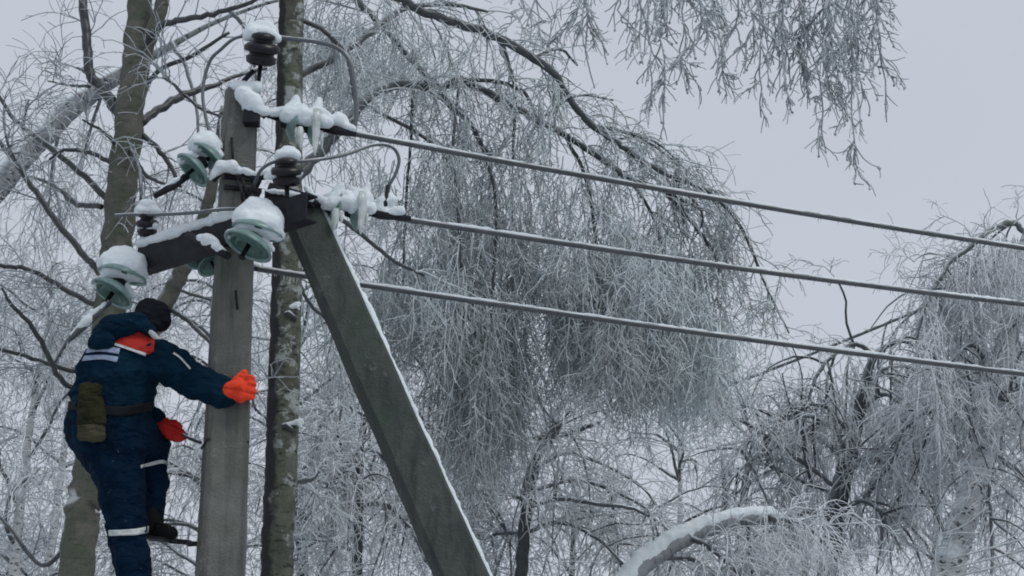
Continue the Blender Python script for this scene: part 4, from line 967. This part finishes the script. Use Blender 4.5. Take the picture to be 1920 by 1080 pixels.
hat = soft('knit_cap', [cp(280, 586, -.02, 28, 292, 590, -.01, 28), cp(274, 597, -.06, 23, 300, 601, .0, 22), cp(284, 604, -.06, 19, 303, 606, -.01, 16)], M['hat'], body, 0.009, 3, 0.012, 0.03)
soft('cap_rim', [cp(262, 603, -.05, 8, 276, 612, -.07, 8), cp(276, 612, -.07, 8, 300, 612, -.02, 8), cp(300, 612, -.02, 8, 312, 600, .06, 7)], M['hat'], body, 0.007, 2, .008, .02)
def collar():
    return soft('collar', [cp(282, 622, -.12, 7, 300, 640, -.10, 5)], M['reflect'], body, 0.007, 2)
collar()
# right glove: palm on the pole, four fingers round its edge, thumb up the face
pf = PY - .15
def gc(u0, v0, y0, r0, u1, v1, y1, r1): return (at(u0, v0, y0), at(u1, v1, y1), px(r0, v0, y0), px(r1, v1, y1))
fc = [gc(428, 736, pf - .03, 21, 446, 730, pf - .035, 22), gc(446, 716, pf - .035, 15, 450, 744, pf - .035, 15)]
for (v, l) in ((708, 0), (721, 3), (734, 3), (746, 0)):
    fc += [gc(450, v + 2, pf - .045, 8, 464 + l, v - 1, pf - .055, 7.6), gc(464 + l, v - 1, pf - .055, 7.6, 474 + l, v, pf - .02, 7.2), gc(474 + l, v, pf - .02, 7.2, 474, v + 1, pf + .06, 6.3)]
fc += [gc(440, 718, pf - .04, 9, 450, 703, pf - .05, 8), gc(450, 703, pf - .05, 8, 459, 695, pf - .045, 6.6)]
gm = np.mean([np.asarray(c[0]) for c in fc], 0); fc = [(gm + (np.asarray(a) - gm) * .9, gm + (np.asarray(b) - gm) * .9, ra * .92, rb * .92) for a, b, ra, rb in fc]
soft('glove', fc, M['orange'], body, 0.0055, 2)
fc = [cp(296, 793, .17, 17, 318, 806, .16, 18)]
for (dv, l, r) in ((-10, 30, 5.5), (-2, 34, 6), (6, 32, 6), (13, 26, 5)):
    fc += [cp(316, 806 + dv, .14, r + 1, 316 + l * .6, 812 + dv, .13, r), cp(316 + l * .6, 812 + dv, .13, r, 314 + l, 817 + dv * .6, .15, r - 1)]
fc += [cp(312, 794, .12, 7, 328, 792, .10, 6), cp(328, 792, .10, 6, 338, 800, .10, 5)]
soft('glove', fc, M['darkred'], body, 0.006, 2)
# boots
soft('boot', [cp(284, 966, .13, 24, 286, 988, .12, 22), cp(290, 994, .12, 18, 320, 1000, .06, 14), cp(282, 1000, .12, 13, 322, 1007, .05, 9)], M['boot'], body, 0.009, 3)
soft('boot', [cp(259, 1138, -.02, 28, 261, 1168, -.02, 24), cp(262, 1178, -.02, 20, 305, 1186, -.05, 15), cp(258, 1186, -.02, 14, 306, 1194, -.05, 10)], M['boot'], body, 0.009, 3)
# climbing hooks: a foot plate and a bar that bites round the pole
def hook(label, u, v, y, uP):
    t = thing('climbing_hook', label, 'climbing iron', tuple(at(u, v, y)), 'climbing irons')
    g = Geo()
    g.box(at(u + 8, v + 6, y), np.array([.095, 0, -.012]), np.array([0, .045, 0]), np.array([.001, 0, .008]))
    g.build('foot_plate', M['steel'], t, smooth=False)
    g = Geo()
    hwx = px(54, v, PY)
    P = [at(u + 20, v + 8, y), at(u + 55, v + 11, y - .02), at(uP - 58, v + 14, PY - .10), at(uP - 45, v + 16, PY - .22), at(uP + 40, v + 16, PY - .24)]
    P = P[:3] + [at(uP - 60, v + 14, PY + .10), at(uP - 20, v + 13, PY + .21), at(uP + 45, v + 13, PY + .20)]
    g.tube(spline(P, 6), .0165, 8); g.build('bar', M['steel'], t)
    g = Geo(); g.tube([at(u - 12, v - 6, y), at(u - 6, v - 26, y - .07), at(u + 16, v - 22, y - .10), at(u + 24, v + 2, y - .07)], .010, 6); g.build('foot_strap', M['leather'], t)
    return t
hook('black climbing iron under the lifted boot, biting the pole', 298, 1006, HY + .08, 416)
hook('climbing iron under the lower boot below the view', 276, 1192, HY - .03, 408)
thin('dark lanyard from the red glove to the pole', [(338, 812, HY + .14), (356, 822, HY + .1), (376, 830, HY + .05)], .0095, 'lanyard', 'lanyard', None, .1)

# stripes, prints and the tool pouch lie on the cloth
def bvh_of(o):
    me = o.data; off = np.array(o.matrix_world.translation) if o.parent is None else np.zeros(3)
    return BVHTree.FromPolygons([tuple(v.co) for v in me.vertices], [tuple(p.vertices) for p in me.polygons])
def patch(name, target, top, bot, material, n=10, m=4, off=.008):
    """cloth patch sewn on: top and bottom edges as photo points, laid on the target's surface"""
    bv = bvh_of(target); T = spline([(*p, 0) for p in top], n); B = spline([(*p, 0) for p in bot], n)
    k = min(len(T), len(B)); T = T[np.linspace(0, len(T) - 1, 24).astype(int)]; B = B[np.linspace(0, len(B) - 1, 24).astype(int)]
    Vv = []
    for a_, b_ in zip(T, B):
        for t in np.linspace(0, 1, m + 1):
            q = a_ + (b_ - a_) * t; d = Vector(at(q[0], q[1], 10) - CAM).normalized()
            h = bv.ray_cast(Vector(CAM), d)
            hit = h[0] if h[0] is not None else Vector(pt(q[0], q[1], -.1))
            Vv.append(np.array(hit - d * off))
    Vv = np.array(Vv).reshape(24, m + 1, 3)
    for _ in range(2): Vv[1:-1] = (Vv[:-2] + 2 * Vv[1:-1] + Vv[2:]) / 4
    back = Vv + (Vv - CAM) / np.linalg.norm(Vv - CAM, axis=2, keepdims=True) * off * 1.6
    I = np.arange(24 * (m + 1)).reshape(24, m + 1); J = I + I.size
    q4 = lambda A: np.stack([A[:-1, :-1], A[1:, :-1], A[1:, 1:], A[:-1, 1:]], -1).reshape(-1, 4)
    rim = [(I[i, 0], J[i, 0], J[i + 1, 0], I[i + 1, 0]) for i in range(23)] + [(I[i, m], I[i + 1, m], J[i + 1, m], J[i, m]) for i in range(23)]
    rim += [(I[0, j], I[0, j + 1], J[0, j + 1], J[0, j]) for j in range(m)] + [(I[23, j], J[23, j], J[23, j + 1], I[23, j + 1]) for j in range(m)]
    g = Geo(); g.raw(np.concatenate([Vv.reshape(-1, 3), back.reshape(-1, 3)]), np.concatenate([q4(I), q4(J)[:, ::-1], np.array(rim)]))
    return g.build(name, material, body)
patch('yoke', jacket, [(212, 641), (228, 632), (250, 622), (275, 618), (292, 624)], [(214, 645), (230, 652), (250, 659), (272, 666), (288, 660)], M['red'], off=.014)
patch('piping', jacket, [(210, 641), (232, 648), (252, 655), (274, 662)], [(210, 646), (232, 653), (252, 660), (273, 668)], M['reflect'], off=.018)
patch('back_print', jacket, [(165, 652), (190, 648), (225, 653)], [(160, 662), (190, 659), (223, 664)], M['lilac'], off=.012)
patch('back_print', jacket, [(158, 667), (190, 665), (222, 669)], [(153, 677), (190, 674), (219, 679)], M['lilac'], off=.012)
patch('sleeve_tape', jacket, [(326, 660), (340, 670), (358, 690)], [(324, 663), (338, 673), (356, 693)], M['reflect'], off=.012)
patch('knee_tape', trous, [(203, 994), (230, 993), (256, 991), (280, 986)], [(204, 1005), (230, 1004), (257, 1003), (281, 998)], M['reflect'], off=.014)
patch('knee_tape', trous, [(264, 872), (285, 866), (304, 862), (318, 866)], [(264, 878), (285, 873), (304, 869), (318, 873)], M['reflect'], off=.014)
patch('belt', jacket, [(128, 752), (170, 758), (230, 762), (286, 752)], [(126, 768), (170, 775), (230, 780), (284, 770)], M['leather'], off=.016)
soft('tool_pouch', [cp(160 - k * .6, 728 + k * 9, -.21 - k * .006, 11.5 + k * .4, 181 + k * .6, 729 + k * 9, -.21 - k * .006, 11.5 + k * .4) for k in range(8)], M['olive'], body, 0.010, 2, .03, .06)
soft('pouch_flap', [cp(157, 728, -.235, 9, 184, 728, -.235, 9), cp(158, 738, -.245, 8.5, 183, 738, -.245, 8.5), cp(162, 748, -.25, 7, 179, 749, -.25, 7)], M['olive'], body, 0.008, 2, .01, .05)
soft('pouch_base', [cp(155, 801 + k * 8, -.25, 11, 187, 803 + k * 8, -.25, 11) for k in range(3)], M['tan'], body, 0.010, 2, .02, .05)
bpy.context.view_layer.update()
